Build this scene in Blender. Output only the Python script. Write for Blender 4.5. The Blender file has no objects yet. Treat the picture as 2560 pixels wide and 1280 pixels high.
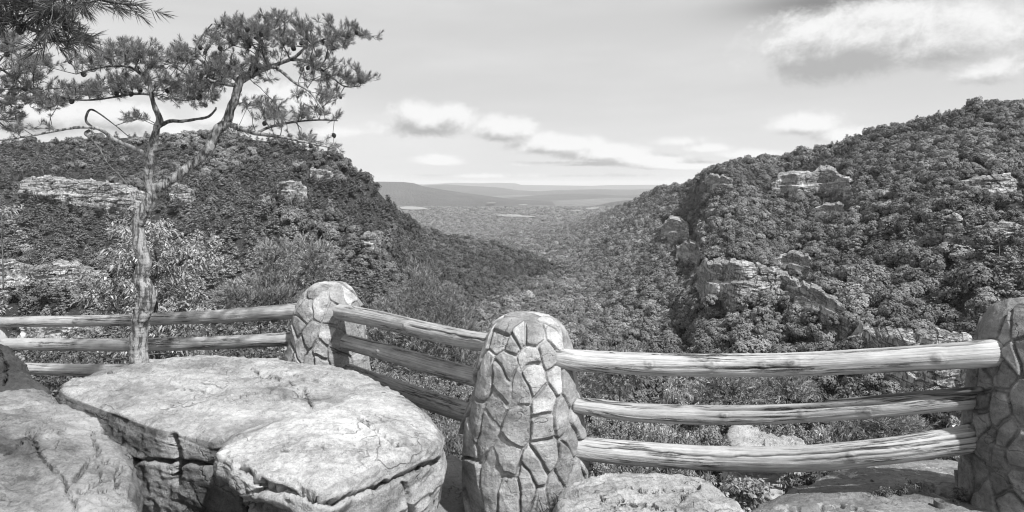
import bpy, math, random
import numpy as np

# ------------------------------------------------------------------ camera, sky, sun, exposure
SC = bpy.context.scene
ROOT = SC.collection
F = 1500.0          # focal length in photo pixels (2560 wide)
ZC = 2.1            # eye height over the foot of the middle pillar
HOR = 460.0         # row of the horizon

def P(px, py, d):
    """a point d metres in front of the lens on the line of sight of a photo pixel"""
    return np.array((d*(px-1280)/F, d, ZC + d*(HOR-py)/F))

cam_d = bpy.data.cameras.new('camera')
cam = bpy.data.objects.new('camera', cam_d); ROOT.objects.link(cam)
cam.location = (0, 0, ZC); cam.rotation_euler = (math.radians(90), 0, 0)
cam_d.sensor_width = 36; cam_d.lens = F/2560*36
cam_d.shift_y = -(640-HOR)/2560
cam_d.clip_start = 0.05; cam_d.clip_end = 200000
SC.camera = cam
SC.view_settings.view_transform = 'Standard'; SC.view_settings.look = 'None'
SC.view_settings.gamma = 1; SC.view_settings.exposure = 0.5
SC.cycles.use_denoising = True; SC.cycles.pixel_filter_type = 'BLACKMAN_HARRIS'; SC.cycles.filter_width = 1.15
SC.cycles.max_bounces = 5; SC.cycles.diffuse_bounces = 2; SC.cycles.transparent_max_bounces = 8
SC.cycles.volume_bounces = 1
try: SC.cycles.volume_step_rate = 4
except Exception: pass

SUN = np.array((0.40, -0.42, 0.81)); SUN /= np.linalg.norm(SUN)
from mathutils import Vector
sd = bpy.data.lights.new('sun', 'SUN'); sun = bpy.data.objects.new('sun', sd); ROOT.objects.link(sun)
sd.energy = 5.0; sd.angle = math.radians(1.5); sd.color = (1, 1, 1)
sun.rotation_euler = Vector(SUN).to_track_quat('Z', 'Y').to_euler()
sun.location = (20, -5, 40)

class NB:
    """tiny node builder"""
    def __init__(s, tree): s.t = tree; s.n = tree.nodes; s.l = tree.links
    def add(s, typ, ins=None, **kw):
        n = s.n.new(typ)
        for k, v in kw.items(): setattr(n, k, v)
        for k, v in (ins or {}).items():
            if isinstance(v, bpy.types.NodeSocket): s.l.new(v, n.inputs[k])
            else: n.inputs[k].default_value = v
        return n
    def m(s, op, a, b=0.0, c=None, clamp=False):
        n = s.add('ShaderNodeMath', {0: a, 1: b}, operation=op, use_clamp=clamp)
        if c is not None:
            if isinstance(c, bpy.types.NodeSocket): s.l.new(c, n.inputs[2])
            else: n.inputs[2].default_value = c
        return n.outputs[0]
    def ss(s, v, a, b, lo=0.0, hi=1.0):
        n = s.add('ShaderNodeMapRange', {'Value': v, 'From Min': a, 'From Max': b, 'To Min': lo, 'To Max': hi}, interpolation_type='SMOOTHSTEP')
        return n.outputs[0]
    def lin(s, v, a, b, lo=0.0, hi=1.0):
        return s.add('ShaderNodeMapRange', {'Value': v, 'From Min': a, 'From Max': b, 'To Min': lo, 'To Max': hi}).outputs[0]
    def noise(s, vec, scale, detail=4, rough=0.55, dist=0.0, w=None):
        n = s.add('ShaderNodeTexNoise', {'Scale': scale, 'Detail': detail, 'Roughness': rough, 'Distortion': dist})
        if vec is not None: s.l.new(vec, n.inputs['Vector'])
        return n.outputs['Fac']
    def mix(s, f, a, b):
        n = s.add('ShaderNodeMix', {}, data_type='FLOAT')
        for i, v in ((0, f), (2, a), (3, b)):
            if isinstance(v, bpy.types.NodeSocket): s.l.new(v, n.inputs[i])
            else: n.inputs[i].default_value = v
        return n.outputs[0]
    def scl(s, vec, sc):
        return s.add('ShaderNodeMapping', {'Vector': vec, 'Scale': sc}).outputs[0]

W = bpy.data.worlds.new('World'); SC.world = W; W.use_nodes = True
nb = NB(W.node_tree); W.node_tree.nodes.clear()
wo = nb.add('ShaderNodeOutputWorld')
bg = nb.add('ShaderNodeBackground')
sky = nb.add('ShaderNodeTexSky', sky_type='NISHITA', sun_disc=False)
sky.sun_elevation = math.asin(SUN[2]); sky.sun_rotation = math.atan2(SUN[0], SUN[1])
sky.air_density = 1.0; sky.dust_density = 2.0
bw = nb.add('ShaderNodeRGBToBW', {0: sky.outputs[0]}).outputs[0]
tc = nb.add('ShaderNodeTexCoord').outputs['Generated']
sx = nb.add('ShaderNodeSeparateXYZ', {0: tc})
az = nb.m('ARCTAN2', sx.outputs[0], sx.outputs[1])
el = nb.m('ARCSINE', sx.outputs[2])
def pxa(px): return math.atan((px-1280)/F)
def pye(px, py): return math.atan((HOR-py)/F*math.cos(pxa(px)))
# cloud banks: (column, row, half width, half height, strength) seen from the overlook
CL = [(1075,305,105,48,1.0),(1040,290,70,40,.9),(1120,285,60,34,.8),(1262,328,78,34,1.0),(1240,310,40,28,.7),(1400,366,110,28,1.0),(1365,352,45,26,.8),(1500,386,120,26,1.0),(1600,402,110,20,.95),
      (1690,416,110,12,.8),(1095,402,55,15,.85),(1010,318,120,18,.55),(1450,410,150,9,.7),(1770,372,55,13,.6),(1690,355,60,14,.5),(1000,330,170,26,.35),(860,330,150,20,.5),
      (2170,120,290,100,1.0),(2080,90,170,60,.8),(2360,110,180,80,.8),(2010,315,95,36,.85),(2120,340,120,26,.6),(2480,180,160,50,.6),(1900,385,120,14,.5),
      (720,270,130,60,.9),(600,300,120,34,.8),(80,290,190,60,.95),(300,300,160,40,.9),(-150,200,200,90,.7),(2800,100,260,120,.9),(450,330,200,22,.7),(1330,440,500,6,.35)]
gt = bpy.data.node_groups.new('cloud_density', 'ShaderNodeTree')
gt.interface.new_socket('az', in_out='INPUT', socket_type='NodeSocketFloat')
gt.interface.new_socket('el', in_out='INPUT', socket_type='NodeSocketFloat')
gt.interface.new_socket('d', in_out='OUTPUT', socket_type='NodeSocketFloat')
g = NB(gt); gi = g.add('NodeGroupInput'); go = g.add('NodeGroupOutput')
A, E = gi.outputs[0], gi.outputs[1]
vec = g.add('ShaderNodeCombineXYZ', {0: A, 1: g.m('MULTIPLY', E, 1.3), 2: 3.3}).outputs[0]
n1 = g.noise(vec, 11, 9, .66, .35); n2 = g.noise(vec, 60, 6, .7)
nz = g.m('ADD', g.m('MULTIPLY', g.m('SUBTRACT', n1, .5), 3.2), g.m('MULTIPLY', g.m('SUBTRACT', n2, .5), .9))
acc = None
for (cx, cy, w, h, s) in CL:
    a0, e0 = pxa(cx), pye(cx, cy)
    wa = w/F*math.cos(a0)**2; ha = h/F*math.cos(a0)
    ta = g.m('DIVIDE', g.m('SUBTRACT', A, a0), wa); te = g.m('DIVIDE', g.m('SUBTRACT', E, e0), ha)
    te = g.m('MULTIPLY', te, g.m('ADD', 1.0, g.m('MULTIPLY', g.m('LESS_THAN', te, 0.0), 0.45)))
    r = g.m('SUBTRACT', 1.0, g.m('SQRT', g.m('ADD', g.m('MULTIPLY', ta, ta), g.m('MULTIPLY', te, te))))
    r = g.m('MULTIPLY', g.m('ADD', g.m('MAXIMUM', r, -1.2), 0.48), s)
    acc = r if acc is None else g.m('SMOOTH_MAX', acc, r, .18)
g.l.new(g.m('ADD', acc, g.m('MULTIPLY', nz, .5)), go.inputs[0])
def cloud(a, e):
    n = nb.add('ShaderNodeGroup'); n.node_tree = gt
    for i, v in enumerate((a, e)): nb.l.new(v, n.inputs[i])
    return n.outputs[0]
d0 = cloud(az, el)
d1 = cloud(nb.m('ADD', az, .012), nb.m('ADD', el, .020))
cm = nb.ss(d0, .14, .72)
shade = nb.ss(nb.m('SUBTRACT', d1, nb.m('MULTIPLY', d0, .55)), -.15, .75)      # how much cloud lies towards the sun
ccol = nb.mix(shade, .97, .46)
wisp = nb.noise(nb.add('ShaderNodeCombineXYZ', {0: az, 1: nb.m('MULTIPLY', el, 5.0), 2: 1.0}).outputs[0], 2.2, 6, .55)
thin = nb.ss(wisp, .35, .8)
veil = nb.mix(thin, .60, .70)
base = nb.m('ADD', nb.m('MULTIPLY', bw, .035), nb.m('MULTIPLY', veil, .93))
hz = nb.ss(el, 0.0, .16, .12, 0.0)
base = nb.m('ADD', base, hz)
dk = nb.m('MULTIPLY', nb.m('EXPONENT', nb.m('MULTIPLY', -1.0, nb.m('ADD', nb.m('POWER', nb.m('DIVIDE', nb.m('SUBTRACT', az, pxa(2080)), .13), 2.0), nb.m('POWER', nb.m('DIVIDE', nb.m('SUBTRACT', el, pye(2080, -2)), .024), 2.0)))), .42)
base = nb.m('SUBTRACT', base, dk)
col = nb.mix(nb.m('MULTIPLY', cm, .92), base, ccol)
nb.l.new(col, bg.inputs[0]); bg.inputs[1].default_value = 0.70
nb.l.new(bg.outputs[0], wo.inputs[0])

# ------------------------------------------------------------------ numeric helpers
rng = np.random.default_rng(7)
def _h(i, j, k, s):
    n = (i*374761393 + j*668265263 + k*2147483647 + s*1274126177) & 0xffffffff
    n = ((n ^ (n >> 13)) * 1274126177) & 0xffffffff
    n = (n ^ (n >> 16)) & 0xffffffff
    return n/4294967295.0
def vn(p, seed=0):
    p = np.asarray(p, float); i = np.floor(p).astype(np.int64); f = p-i; f = f*f*(3-2*f)
    r = 0
    for a in (0, 1):
        for b in (0, 1):
            for c in (0, 1):
                w = (f[:, 0] if a else 1-f[:, 0])*(f[:, 1] if b else 1-f[:, 1])*(f[:, 2] if c else 1-f[:, 2])
                r = r + w*_h(i[:, 0]+a, i[:, 1]+b, i[:, 2]+c, seed)
    return r*2-1
def fbm(p, o=5, seed=0, g=.5, ridge=False):
    r = 0; a = 1; t = 0
    for k in range(o):
        v = vn(p*(2.03**k)+k*17.3, seed+k)
        if ridge: v = 1-2*np.abs(v)
        r = r+v*a; t += a; a *= g
    return r/t
def sstep(x, a, b):
    t = np.clip((x-a)/(b-a), 0, 1); return t*t*(3-2*t)

def link(name, me, parent=None):
    o = bpy.data.objects.new(name, me); ROOT.objects.link(o)
    if parent is not None: o.parent = parent
    return o
def mesh(name, V, Q, mat, smooth=True, attrs=None, uv=None, T=None):
    """numpy verts + quads (and triangles) -> mesh data"""
    V = np.asarray(V, np.float32); me = bpy.data.meshes.new(name)
    Q = np.zeros((0, 4), int) if Q is None else np.asarray(Q, np.int32).reshape(-1, 4)
    T = np.zeros((0, 3), int) if T is None else np.asarray(T, np.int32).reshape(-1, 3)
    me.vertices.add(len(V)); me.vertices.foreach_set('co', V.ravel())
    li = np.concatenate([Q.ravel(), T.ravel()]).astype(np.int32)
    me.loops.add(len(li)); me.loops.foreach_set('vertex_index', li)
    st = np.concatenate([np.arange(len(Q))*4, len(Q)*4+np.arange(len(T))*3]).astype(np.int32)
    me.polygons.add(len(st)); me.polygons.foreach_set('loop_start', st)
    me.polygons.foreach_set('loop_total', np.concatenate([np.full(len(Q), 4), np.full(len(T), 3)]).astype(np.int32))
    me.polygons.foreach_set('use_smooth', np.full(len(st), smooth))
    if uv is not None:
        u = me.uv_layers.new(name='uv'); u.data.foreach_set('uv', np.asarray(uv, np.float32)[li].ravel())
    for k, v in (attrs or {}).items():
        a = me.attributes.new(k, 'FLOAT', 'POINT'); a.data.foreach_set('value', np.asarray(v, np.float32))
    me.update(calc_edges=True); me.validate()
    for m_ in (mat if isinstance(mat, (list, tuple)) else [mat]): me.materials.append(m_)
    return me
def grid(nu, nv, wrap=False):
    """quads of a grid stored row by row (nu rows, nv columns)"""
    i, j = np.meshgrid(np.arange(nu-1), np.arange(nv if wrap else nv-1), indexing='ij')
    j2 = (j+1) % nv
    return np.stack([i*nv+j, i*nv+j2, (i+1)*nv+j2, (i+1)*nv+j], -1).reshape(-1, 4)
def vnorm(V, Q):
    a = V[Q[:, 0]]; b = V[Q[:, 1]]; c = V[Q[:, 2]]; d = V[Q[:, 3]]
    n = np.cross(c-a, d-b); N = np.zeros_like(V)
    for k in range(4): np.add.at(N, Q[:, k], n)
    return N/np.maximum(np.linalg.norm(N, axis=1, keepdims=True), 1e-12)
def tag(o, label=None, cat=None, group=None, kind=None):
    if label: o['label'] = label
    if cat: o['category'] = cat
    if group: o['group'] = group
    if kind: o['kind'] = kind
    return o
def empty(name, loc, label, cat, group=None):
    o = bpy.data.objects.new(name, None); ROOT.objects.link(o); o.location = loc; o.empty_display_size = .3
    return tag(o, label, cat, group)
def rel(V, o): return np.asarray(V)-np.array(o.location)
def spline(pts, n):
    """Catmull-Rom through rows of pts, n samples"""
    p = np.asarray(pts, float); p = np.vstack([2*p[0]-p[1], p, 2*p[-1]-p[-2]])
    k = len(p)-3; seg = np.linalg.norm(np.diff(p[1:-1, :3], axis=0), axis=1); cs = np.concatenate([[0], np.cumsum(seg)])
    s = np.linspace(0, cs[-1], n); i = np.clip(np.searchsorted(cs, s, 'right')-1, 0, k-1)
    t = ((s-cs[i])/np.maximum(seg[i], 1e-9))[:, None]
    a, b, c, d = p[i], p[i+1], p[i+2], p[i+3]
    return .5*(2*b+(c-a)*t+(2*a-5*b+4*c-d)*t*t+(3*b-a-3*c+d)*t**3)

# ------------------------------------------------------------------ materials (black and white place: every base colour is a grey)
def mat(name):
    m_ = bpy.data.materials.new(name); m_.use_nodes = True; m_.node_tree.nodes.clear()
    b = NB(m_.node_tree); out = b.add('ShaderNodeOutputMaterial'); bs = b.add('ShaderNodeBsdfPrincipled')
    bs.inputs['Roughness'].default_value = .9; bs.inputs['Specular IOR Level'].default_value = .2
    b.l.new(bs.outputs[0], out.inputs[0])
    return m_, b, bs, out
def fin(b, bs, colour, bump=None, strength=.5, dist=.01):
    b.l.new(colour, bs.inputs['Base Color'])
    if bump is not None:
        n = b.add('ShaderNodeBump', {'Height': bump, 'Strength': strength, 'Distance': dist}); b.l.new(n.outputs[0], bs.inputs['Normal'])

def rock_mat(name, lo, hi, lichen=.0, stain=.35, scale=1.0, attr=None, dark=.08):
    m_, b, bs, out = mat(name)
    co = b.add('ShaderNodeTexCoord').outputs['Object']
    st = b.scl(co, (1, 1, 3.5))
    a = b.noise(st, 2.2*scale, 7, .62); c = b.noise(co, 28*scale, 5, .65); e = b.noise(co, 130*scale, 3, .6)
    v = b.m('ADD', b.m('MULTIPLY', a, .6), b.m('ADD', b.m('MULTIPLY', c, .3), b.m('MULTIPLY', e, .22)))
    colour = b.lin(v, .40, .68, lo, hi)
    if stain:
        s = b.ss(b.noise(co, 1.3*scale, 8, .68, .4), .50, .64)
        colour = b.mix(b.m('MULTIPLY', s, stain), colour, dark)
    sp = b.ss(b.noise(co, 40*scale, 6, .85), .54, .64)
    colour = b.mix(b.m('MULTIPLY', sp, .6), colour, dark)
    if lichen:
        w = b.noise(co, 9*scale, 6, .7); lm = b.ss(w, .545, .575)
        reg = b.ss(b.noise(co, 1.7*scale, 3, .5), .42, .6)
        colour = b.mix(b.m('MULTIPLY', b.m('MULTIPLY', lm, reg), lichen), colour, b.lin(e, .3, .7, .34, .52))
    vn_ = b.noise(b.scl(co, (1, 1, 1.6)), 2.2*scale, 4, .5, .0); vein = b.ss(b.m('ABSOLUTE', b.m('SUBTRACT', vn_, .5)), 0, .009, 1, 0)
    vein = b.m('MULTIPLY', vein, b.ss(b.noise(co, 2.3*scale, 3, .5), .46, .58))
    colour = b.mix(b.m('MULTIPLY', vein, .4), colour, .08)
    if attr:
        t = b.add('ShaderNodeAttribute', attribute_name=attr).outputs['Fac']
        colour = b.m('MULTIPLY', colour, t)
    c = b.m('SUBTRACT', c, b.m('MULTIPLY', vein, .7))
    h = b.m('ADD', b.m('MULTIPLY', c, .6), b.m('ADD', b.m('MULTIPLY', e, .25), b.m('MULTIPLY', a, .8)))
    fin(b, bs, colour, h, .75, .03/scale)
    return m_
M = {}
M['boulder'] = rock_mat('sandstone', .10, .46, .35, .6, attr='tone')
M['lichen_rock'] = rock_mat('lichen_sandstone', .10, .30, .9, .4, attr='tone')
M['pillar'] = rock_mat('masonry', .15, .48, .15, .4, 1.6, attr='tone')
M['pale_rock'] = rock_mat('pale_rock', .16, .40, .2, .15, 1)
M['soil'] = rock_mat('soil', .12, .28, 0, .4)

def cliff_mat():
    m_, b, bs, out = mat('cliff_rock')
    co = b.add('ShaderNodeTexCoord').outputs['Object']
    s = b.noise(b.scl(co, (.04, .04, .42)), 1.0, 6, .6, .3); v = b.noise(b.scl(co, (.30, .30, .035)), 1.0, 6, .65)
    n = b.noise(co, .7, 6, .7)
    colour = b.lin(b.m('ADD', b.m('MULTIPLY', s, .5), b.m('MULTIPLY', n, .5)), .42, .60, .22, .60)
    bed = b.ss(b.m('ABSOLUTE', b.m('SUBTRACT', s, .5)), .0, .022, 1, 0); joint = b.ss(b.m('ABSOLUTE', b.m('SUBTRACT', v, .5)), .0, .02, 1, 0)
    line = b.m('MAXIMUM', b.m('MULTIPLY', bed, .8), b.m('MULTIPLY', joint, .7))
    colour = b.mix(line, colour, .04)
    st = b.ss(v, .54, .64); colour = b.mix(b.m('MULTIPLY', st, .4), colour, .12)
    vg = b.ss(b.noise(co, .13, 6, .7), .60, .66); colour = b.mix(b.m('MULTIPLY', vg, .8), colour, .05)
    fin(b, bs, colour, b.m('SUBTRACT', n, line), 1.0, 1.5)
    return m_
M['cliff'] = cliff_mat()

def leaf_mat(name, lo, hi, trans=.25, spec=.2, rough=.7, inst=True, contrast=.5):
    m_, b, bs, out = mat(name)
    r = b.add('ShaderNodeObjectInfo').outputs['Random']
    isl = b.add('ShaderNodeNewGeometry').outputs['Random Per Island']
    k = b.m('ADD', b.m('MULTIPLY', r, 1-contrast), b.m('MULTIPLY', isl, contrast)) if inst else isl
    colour = b.lin(k, 0, 1, lo, hi)
    if inst: colour = b.m('MULTIPLY', colour, b.add('ShaderNodeAttribute', attribute_name='stand_shade', attribute_type='INSTANCER').outputs['Fac'])
    b.l.new(colour, bs.inputs['Base Color']); bs.inputs['Roughness'].default_value = rough; bs.inputs['Specular IOR Level'].default_value = spec
    if trans:
        tr = b.add('ShaderNodeBsdfTranslucent', {0: colour}); mx = b.add('ShaderNodeMixShader', {0: trans, 1: bs.outputs[0], 2: tr.outputs[0]})
        b.l.new(mx.outputs[0], out.inputs[0])
    return m_
M['broad'] = leaf_mat('broadleaf_foliage', .045, .30, .12, contrast=.5)
M['conif'] = leaf_mat('conifer_foliage', .055, .30, .12, contrast=.5)
M['broad_core'] = leaf_mat('crown_inside_shade', .015, .02, 0)  # near-black filler: shade deep between the leaves put into the colour
M['needle'] = leaf_mat('pine_needles', .10, .28, .3, .3, .5, False)
M['needle_near'] = leaf_mat('near_needles', .04, .12, .3, .3, .5, False)
M['pale_leaf'] = leaf_mat('pale_glossy_leaves', .18, .46, .3, .5, .35, False)
M['mid_leaf'] = leaf_mat('mid_leaves', .11, .36, .3, .4, .45, False)
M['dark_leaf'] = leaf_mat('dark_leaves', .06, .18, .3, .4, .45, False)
M['pale_needle'] = leaf_mat('pale_needles', .18, .46, .3, .3, .5, False)
M['mid_needle'] = leaf_mat('mid_needles', .11, .34, .3, .3, .5, False)

def bark_mat(name, lo, hi, dark):
    m_, b, bs, out = mat(name)
    co = b.add('ShaderNodeTexCoord').outputs['Object']
    n = b.noise(b.scl(co, (34, 34, 6)), 1, 7, .7, .2); p = b.noise(co, 7, 6, .65); f = b.noise(b.scl(co, (150, 150, 60)), 1, 4, .65)
    k = b.m('ADD', b.m('MULTIPLY', n, .5), b.m('ADD', b.m('MULTIPLY', p, .3), b.m('MULTIPLY', f, .25)))
    colour = b.lin(k, .40, .66, lo, hi)
    colour = b.mix(b.m('MULTIPLY', b.ss(n, .52, .44), .8), colour, dark)
    colour = b.mix(b.m('MULTIPLY', b.ss(p, .50, .68), .5), colour, dark)
    fin(b, bs, colour, k, .9, .02)
    return m_
M['bark'] = bark_mat('pine_bark', .14, .40, .04)
M['bark_dark'] = bark_mat('dark_twig_bark', .07, .18, .03)
M['bark_pale'] = bark_mat('pale_bark', .22, .40, .1)

def wood_mat():
    m_, b, bs, out = mat('weathered_log')
    uv = b.add('ShaderNodeTexCoord').outputs['UV']
    tone = b.add('ShaderNodeAttribute', attribute_name='tone').outputs['Fac']
    oi = b.add('ShaderNodeObjectInfo').outputs['Random']
    u2 = b.add('ShaderNodeVectorMath', {0: uv, 1: b.add('ShaderNodeCombineXYZ', {0: b.m('MULTIPLY', oi, 30.0), 2: oi}).outputs[0]}, operation='ADD').outputs[0]
    g1 = b.noise(b.scl(u2, (1.6, 120, 1)), 1, 6, .62, .1); g2 = b.noise(b.scl(u2, (12, 260, 1)), 1, 5, .7)
    big = b.noise(b.scl(u2, (5, 11, 1)), 1, 6, .7)
    k = b.m('ADD', b.m('MULTIPLY', g1, .5), b.m('ADD', b.m('MULTIPLY', g2, .3), b.m('MULTIPLY', big, .35)))
    colour = b.lin(k, .40, .74, .15, .50)
    cr = b.noise(b.scl(u2, (.8, 26, 1)), 1, 7, .72, .1)
    crack = b.ss(b.m('ABSOLUTE', b.m('SUBTRACT', cr, .5)), .002, .026, 1, 0)
    gate = b.ss(b.noise(b.scl(u2, (1.5, 10, 1)), 1, 3, .5), .48, .58)
    crack = b.m('MULTIPLY', crack, gate)
    colour = b.mix(crack, colour, .03)
    colour = b.m('MULTIPLY', colour, tone)
    fin(b, bs, colour, b.m('SUBTRACT', k, crack), .8, .012)
    return m_
M['log'] = wood_mat()
m_, b, bs, out = mat('rusty_steel'); co = b.add('ShaderNodeTexCoord').outputs['Object']
fin(b, bs, b.lin(b.noise(co, 60, 4, .6), .3, .7, .05, .14)); M['steel'] = m_
m_, b, bs, out = mat('pine_cone_scales'); bs.inputs['Base Color'].default_value = (.045, .045, .045, 1); M['cone'] = m_
m_, b, bs, out = mat('river_water'); bs.inputs['Base Color'].default_value = (.22, .22, .22, 1); bs.inputs['Roughness'].default_value = .3; bs.inputs['Specular IOR Level'].default_value = .6; M['water'] = m_
m_, b, bs, out = mat('pale_field'); co = b.add('ShaderNodeTexCoord').outputs['Object']
fin(b, bs, b.lin(b.noise(co, .02, 4, .6), .3, .7, .14, .32)); M['field'] = m_
def floor_mat(name, lo, hi, sc, bumpd):
    m_, b, bs, out = mat(name); co = b.add('ShaderNodeTexCoord').outputs['Object']
    n = b.noise(co, sc, 6, .65); v = b.add('ShaderNodeTexVoronoi', {'Vector': co, 'Scale': sc*9}).outputs['Distance']
    fine = b.noise(co, sc*22, 4, .7)
    colour = b.lin(b.m('ADD', b.m('MULTIPLY', n, .5), b.m('MULTIPLY', fine, .5)), .38, .62, lo, hi)
    fin(b, bs, colour, b.m('SUBTRACT', fine, b.m('MULTIPLY', v, .8)), 1, bumpd)
    return m_
M['floor'] = floor_mat('forest_floor', .03, .07, .05, 2)
M['plain'] = floor_mat('valley_forest', .06, .2, .004, 16)
M['ridge'] = floor_mat('ridge_forest', .045, .10, .003, 25)

# ------------------------------------------------------------------ terrain sheets of the gorge
LX = [-900,-400,0,250,500,700,800,860,920,960,1000,1040,1100,1200,1300,1400,1460,1560]
LY = [340,326,340,328,320,338,362,385,430,472,528,556,577,596,622,660,692,740]
LD = [480,480,520,540,540,500,480,470,450,440,520,800,950,950,900,800,700,600]
LB = [130,130,130,130,130,130,130,130,135,140,145,150,150,150,150,150,150,150]
RX = [1000,1150,1250,1350,1400,1450,1500,1550,1600,1650,1700,1740,1765,1800,1850,1950,2000,2100,2200,2300,2400,2500,2600,3300]
RY = [600,592,582,570,563,552,537,517,497,475,459,453,420,406,392,380,369,344,313,286,260,245,241,228]
RD = [2600,2600,3200,3300,3200,2900,2450,2000,1600,1300,1100,930,720,650,640,680,640,600,560,520,490,460,440,400]
RB = [150,150,150,150,150,150,150,150,150,150,150,150,145,145,140,140,135,130,125,120,115,110,110,110]
YB = 1130.0
def smooth_interp(x, xs, ys):
    xs = np.asarray(xs, float); ys = np.asarray(ys, float)
    m_ = np.gradient(ys, xs); d = np.diff(ys)/np.diff(xs)
    m_[1:-1] = np.where(d[:-1]*d[1:] > 0, 2*d[:-1]*d[1:]/(d[:-1]+d[1:]+1e-12), 0)
    x = np.clip(x, xs[0], xs[-1]); i = np.clip(np.searchsorted(xs, x)-1, 0, len(xs)-2)
    h = xs[i+1]-xs[i]; t = (x-xs[i])/h
    return (2*t**3-3*t**2+1)*ys[i]+(t**3-2*t**2+t)*h*m_[i]+(3*t**2-2*t**3)*ys[i+1]+(t**3-t**2)*h*m_[i+1]

def sheet_d(side, px, py):
    px = np.asarray(px, float); py = np.asarray(py, float)
    X, Y, D, B, e = (LX, LY, LD, LB, 1.4) if side == 'L' else (RX, RY, RD, RB, 1.2)
    ys = smooth_interp(px, X, Y); ds = smooth_interp(px, X, D); db = smooth_interp(px, X, B)
    u = np.clip((py-ys)/(YB-ys), 0, 1)
    d = 1/(1/ds+(u**e)*(1/db-1/ds))
    az_ = np.stack([px/170.0, py/260.0, np.zeros_like(px)+(3 if side == 'L' else 9)], -1)
    sh = az_.shape[:-1]; n = fbm(az_.reshape(-1, 3), 4, 5).reshape(sh)
    return d*(1+.13*n*np.clip(u*6, 0, 1)*np.clip((1-u)*5, 0, 1)), ys
def sheet_pts(side, px, u):
    X, Y = (LX, LY) if side == 'L' else (RX, RY)
    ys = smooth_interp(px, X, Y); py = ys+u*(YB-ys)
    d, _ = sheet_d(side, px, py)
    return np.stack([d*(px-1280)/F, d, ZC+d*(HOR-py)/F], -1), py
CANOPY = 7.0
def build_sheet(side, name):
    X = LX if side == 'L' else RX
    px = np.linspace(X[0], X[-1], 420); u = np.linspace(0, 1, 150)**1.3
    U, PX = np.meshgrid(u, px, indexing='ij')
    V, _ = sheet_pts(side, PX, U)
    V[..., 2] -= CANOPY
    back = [V[0].copy() for _ in range(3)]                       # the far side of the hill
    for k, (m_, dz) in enumerate(((1.06, 14), (1.25, 90), (1.5, 300))):
        back[k][:, :2] *= m_; back[k][:, 2] = np.maximum(back[k][:, 2]-dz, -262)
    V = np.concatenate([np.stack(back[::-1]), V]); nu, nv = V.shape[:2]
    o = link(name, mesh(name, V.reshape(-1, 3), grid(nu, nv), M['floor'])); tag(o, kind='structure')
build_sheet('L', 'left_hill'); build_sheet('R', 'right_hill')

# near ground: the overlook shelf and the steep slope under the fence
def edge_y(x): return np.interp(x, [-30, -7, -5.2, -2.9, -1.6, -.4, .6, 2.5, 4, 30], [6.2, 6.2, 5.9, 5.8, 5.3, 4.6, 4.0, 3.7, 4.2, 5])
def ground_z(x, y):
    e = y-edge_y(x)
    z = np.where(e > 0, -np.minimum(e*1.15, 0)-np.where(e < 75, e*1.15, 75*1.15+(e-75)*.12), 0.0)
    z = -(np.where(e > 0, np.where(e < 68, e*1.15, 68*1.15+(e-68)*.05), 0))
    return z
gx, gy = np.meshgrid(np.linspace(-1, 1, 181), np.linspace(0, 1, 200), indexing='ij')
yy = -6+14*gy+170*gy**5; xx = gx*(9+yy*1.1+6)
zz = ground_z(xx, yy)
pp = np.stack([xx, yy, zz], -1).reshape(-1, 3)
pp[:, 2] += .05*fbm(pp*np.array([1.2, 1.2, 0]), 5, 3)*(1+np.maximum(0, pp[:, 1]-6)*.5)
o = link('ground', mesh('ground', pp, grid(181, 200), M['soil'])); tag(o, kind='structure')

# wide plain far below, with low wooded hills, and the ridges on the horizon
PLZ = -258.0
gx, gd = np.meshgrid(np.linspace(-1.15, 1.15, 300), np.linspace(0, 1, 260), indexing='ij')
dd = 1/(1/1500+gd*(1/45000-1/1500)); xx = gx*dd
pp = np.stack([xx, dd, np.zeros_like(dd)], -1).reshape(-1, 3)
pp[:, 2] = PLZ-14+28*fbm(pp*np.array([1/900, 1/900, 0]), 5, 21)+np.clip((pp[:, 1]-4500)/6000, 0, 1)*60*np.maximum(0, fbm(pp*np.array([1/2600, 1/1700, 0]), 4, 33))
PLV = pp
o = link('valley_plain', mesh('valley_plain', pp, grid(300, 260), M['plain'])); tag(o, kind='structure')
def ridge(name, pts, d, width, seed):
    pts = np.array(pts, float); px = np.linspace(pts[0, 0], pts[-1, 0], 260); top = np.interp(px, pts[:, 0], pts[:, 1])
    s = np.linspace(-1, 1, 41)
    V = np.zeros((41, 260, 3))
    for i, t in enumerate(s):
        dep = d+t*width
        x = d*(px-1280)/F*(dep/d)**.5
        zt = ZC+d*(HOR-top)/F
        prof = np.clip(1-abs(t)**1.1, 0, 1)**.85
        n = fbm(np.stack([x/(width*.5), np.full_like(x, dep/(width*.8)), np.full_like(x, seed)], -1), 5, seed)
        V[i] = np.stack([x, np.full_like(x, dep), (PLZ-20)+(zt-PLZ+20)*np.clip(prof+.22*n*(1-prof)*(prof > 0), 0, 1)], -1)
    o = link(name, mesh(name, V.reshape(-1, 3), grid(41, 260), M['ridge'])); tag(o, kind='structure')
ridge('far_plateau', [(500,462),(900,458),(1060,461),(1140,457),(1200,458),(1240,457),(1288,458),(1302,462),(1400,463.5),(1480,464.5),(1530,462.5),(1650,462),(1760,462),(2100,464)], 26000, 3000, 4)
ridge('middle_ridge', [(950,475),(1040,465),(1110,461),(1180,465),(1240,468),(1300,476),(1350,478),(1400,475),(1500,473),(1580,474),(1680,470),(1760,470),(1900,475)], 15500, 2300, 5)
ridge('near_ridge', [(500,470),(700,462),(860,458),(945,454),(1010,455),(1035,458),(1060,466),(1100,473),(1160,482),(1230,491),(1300,500),(1380,503)], 9000, 1700, 6)
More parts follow.
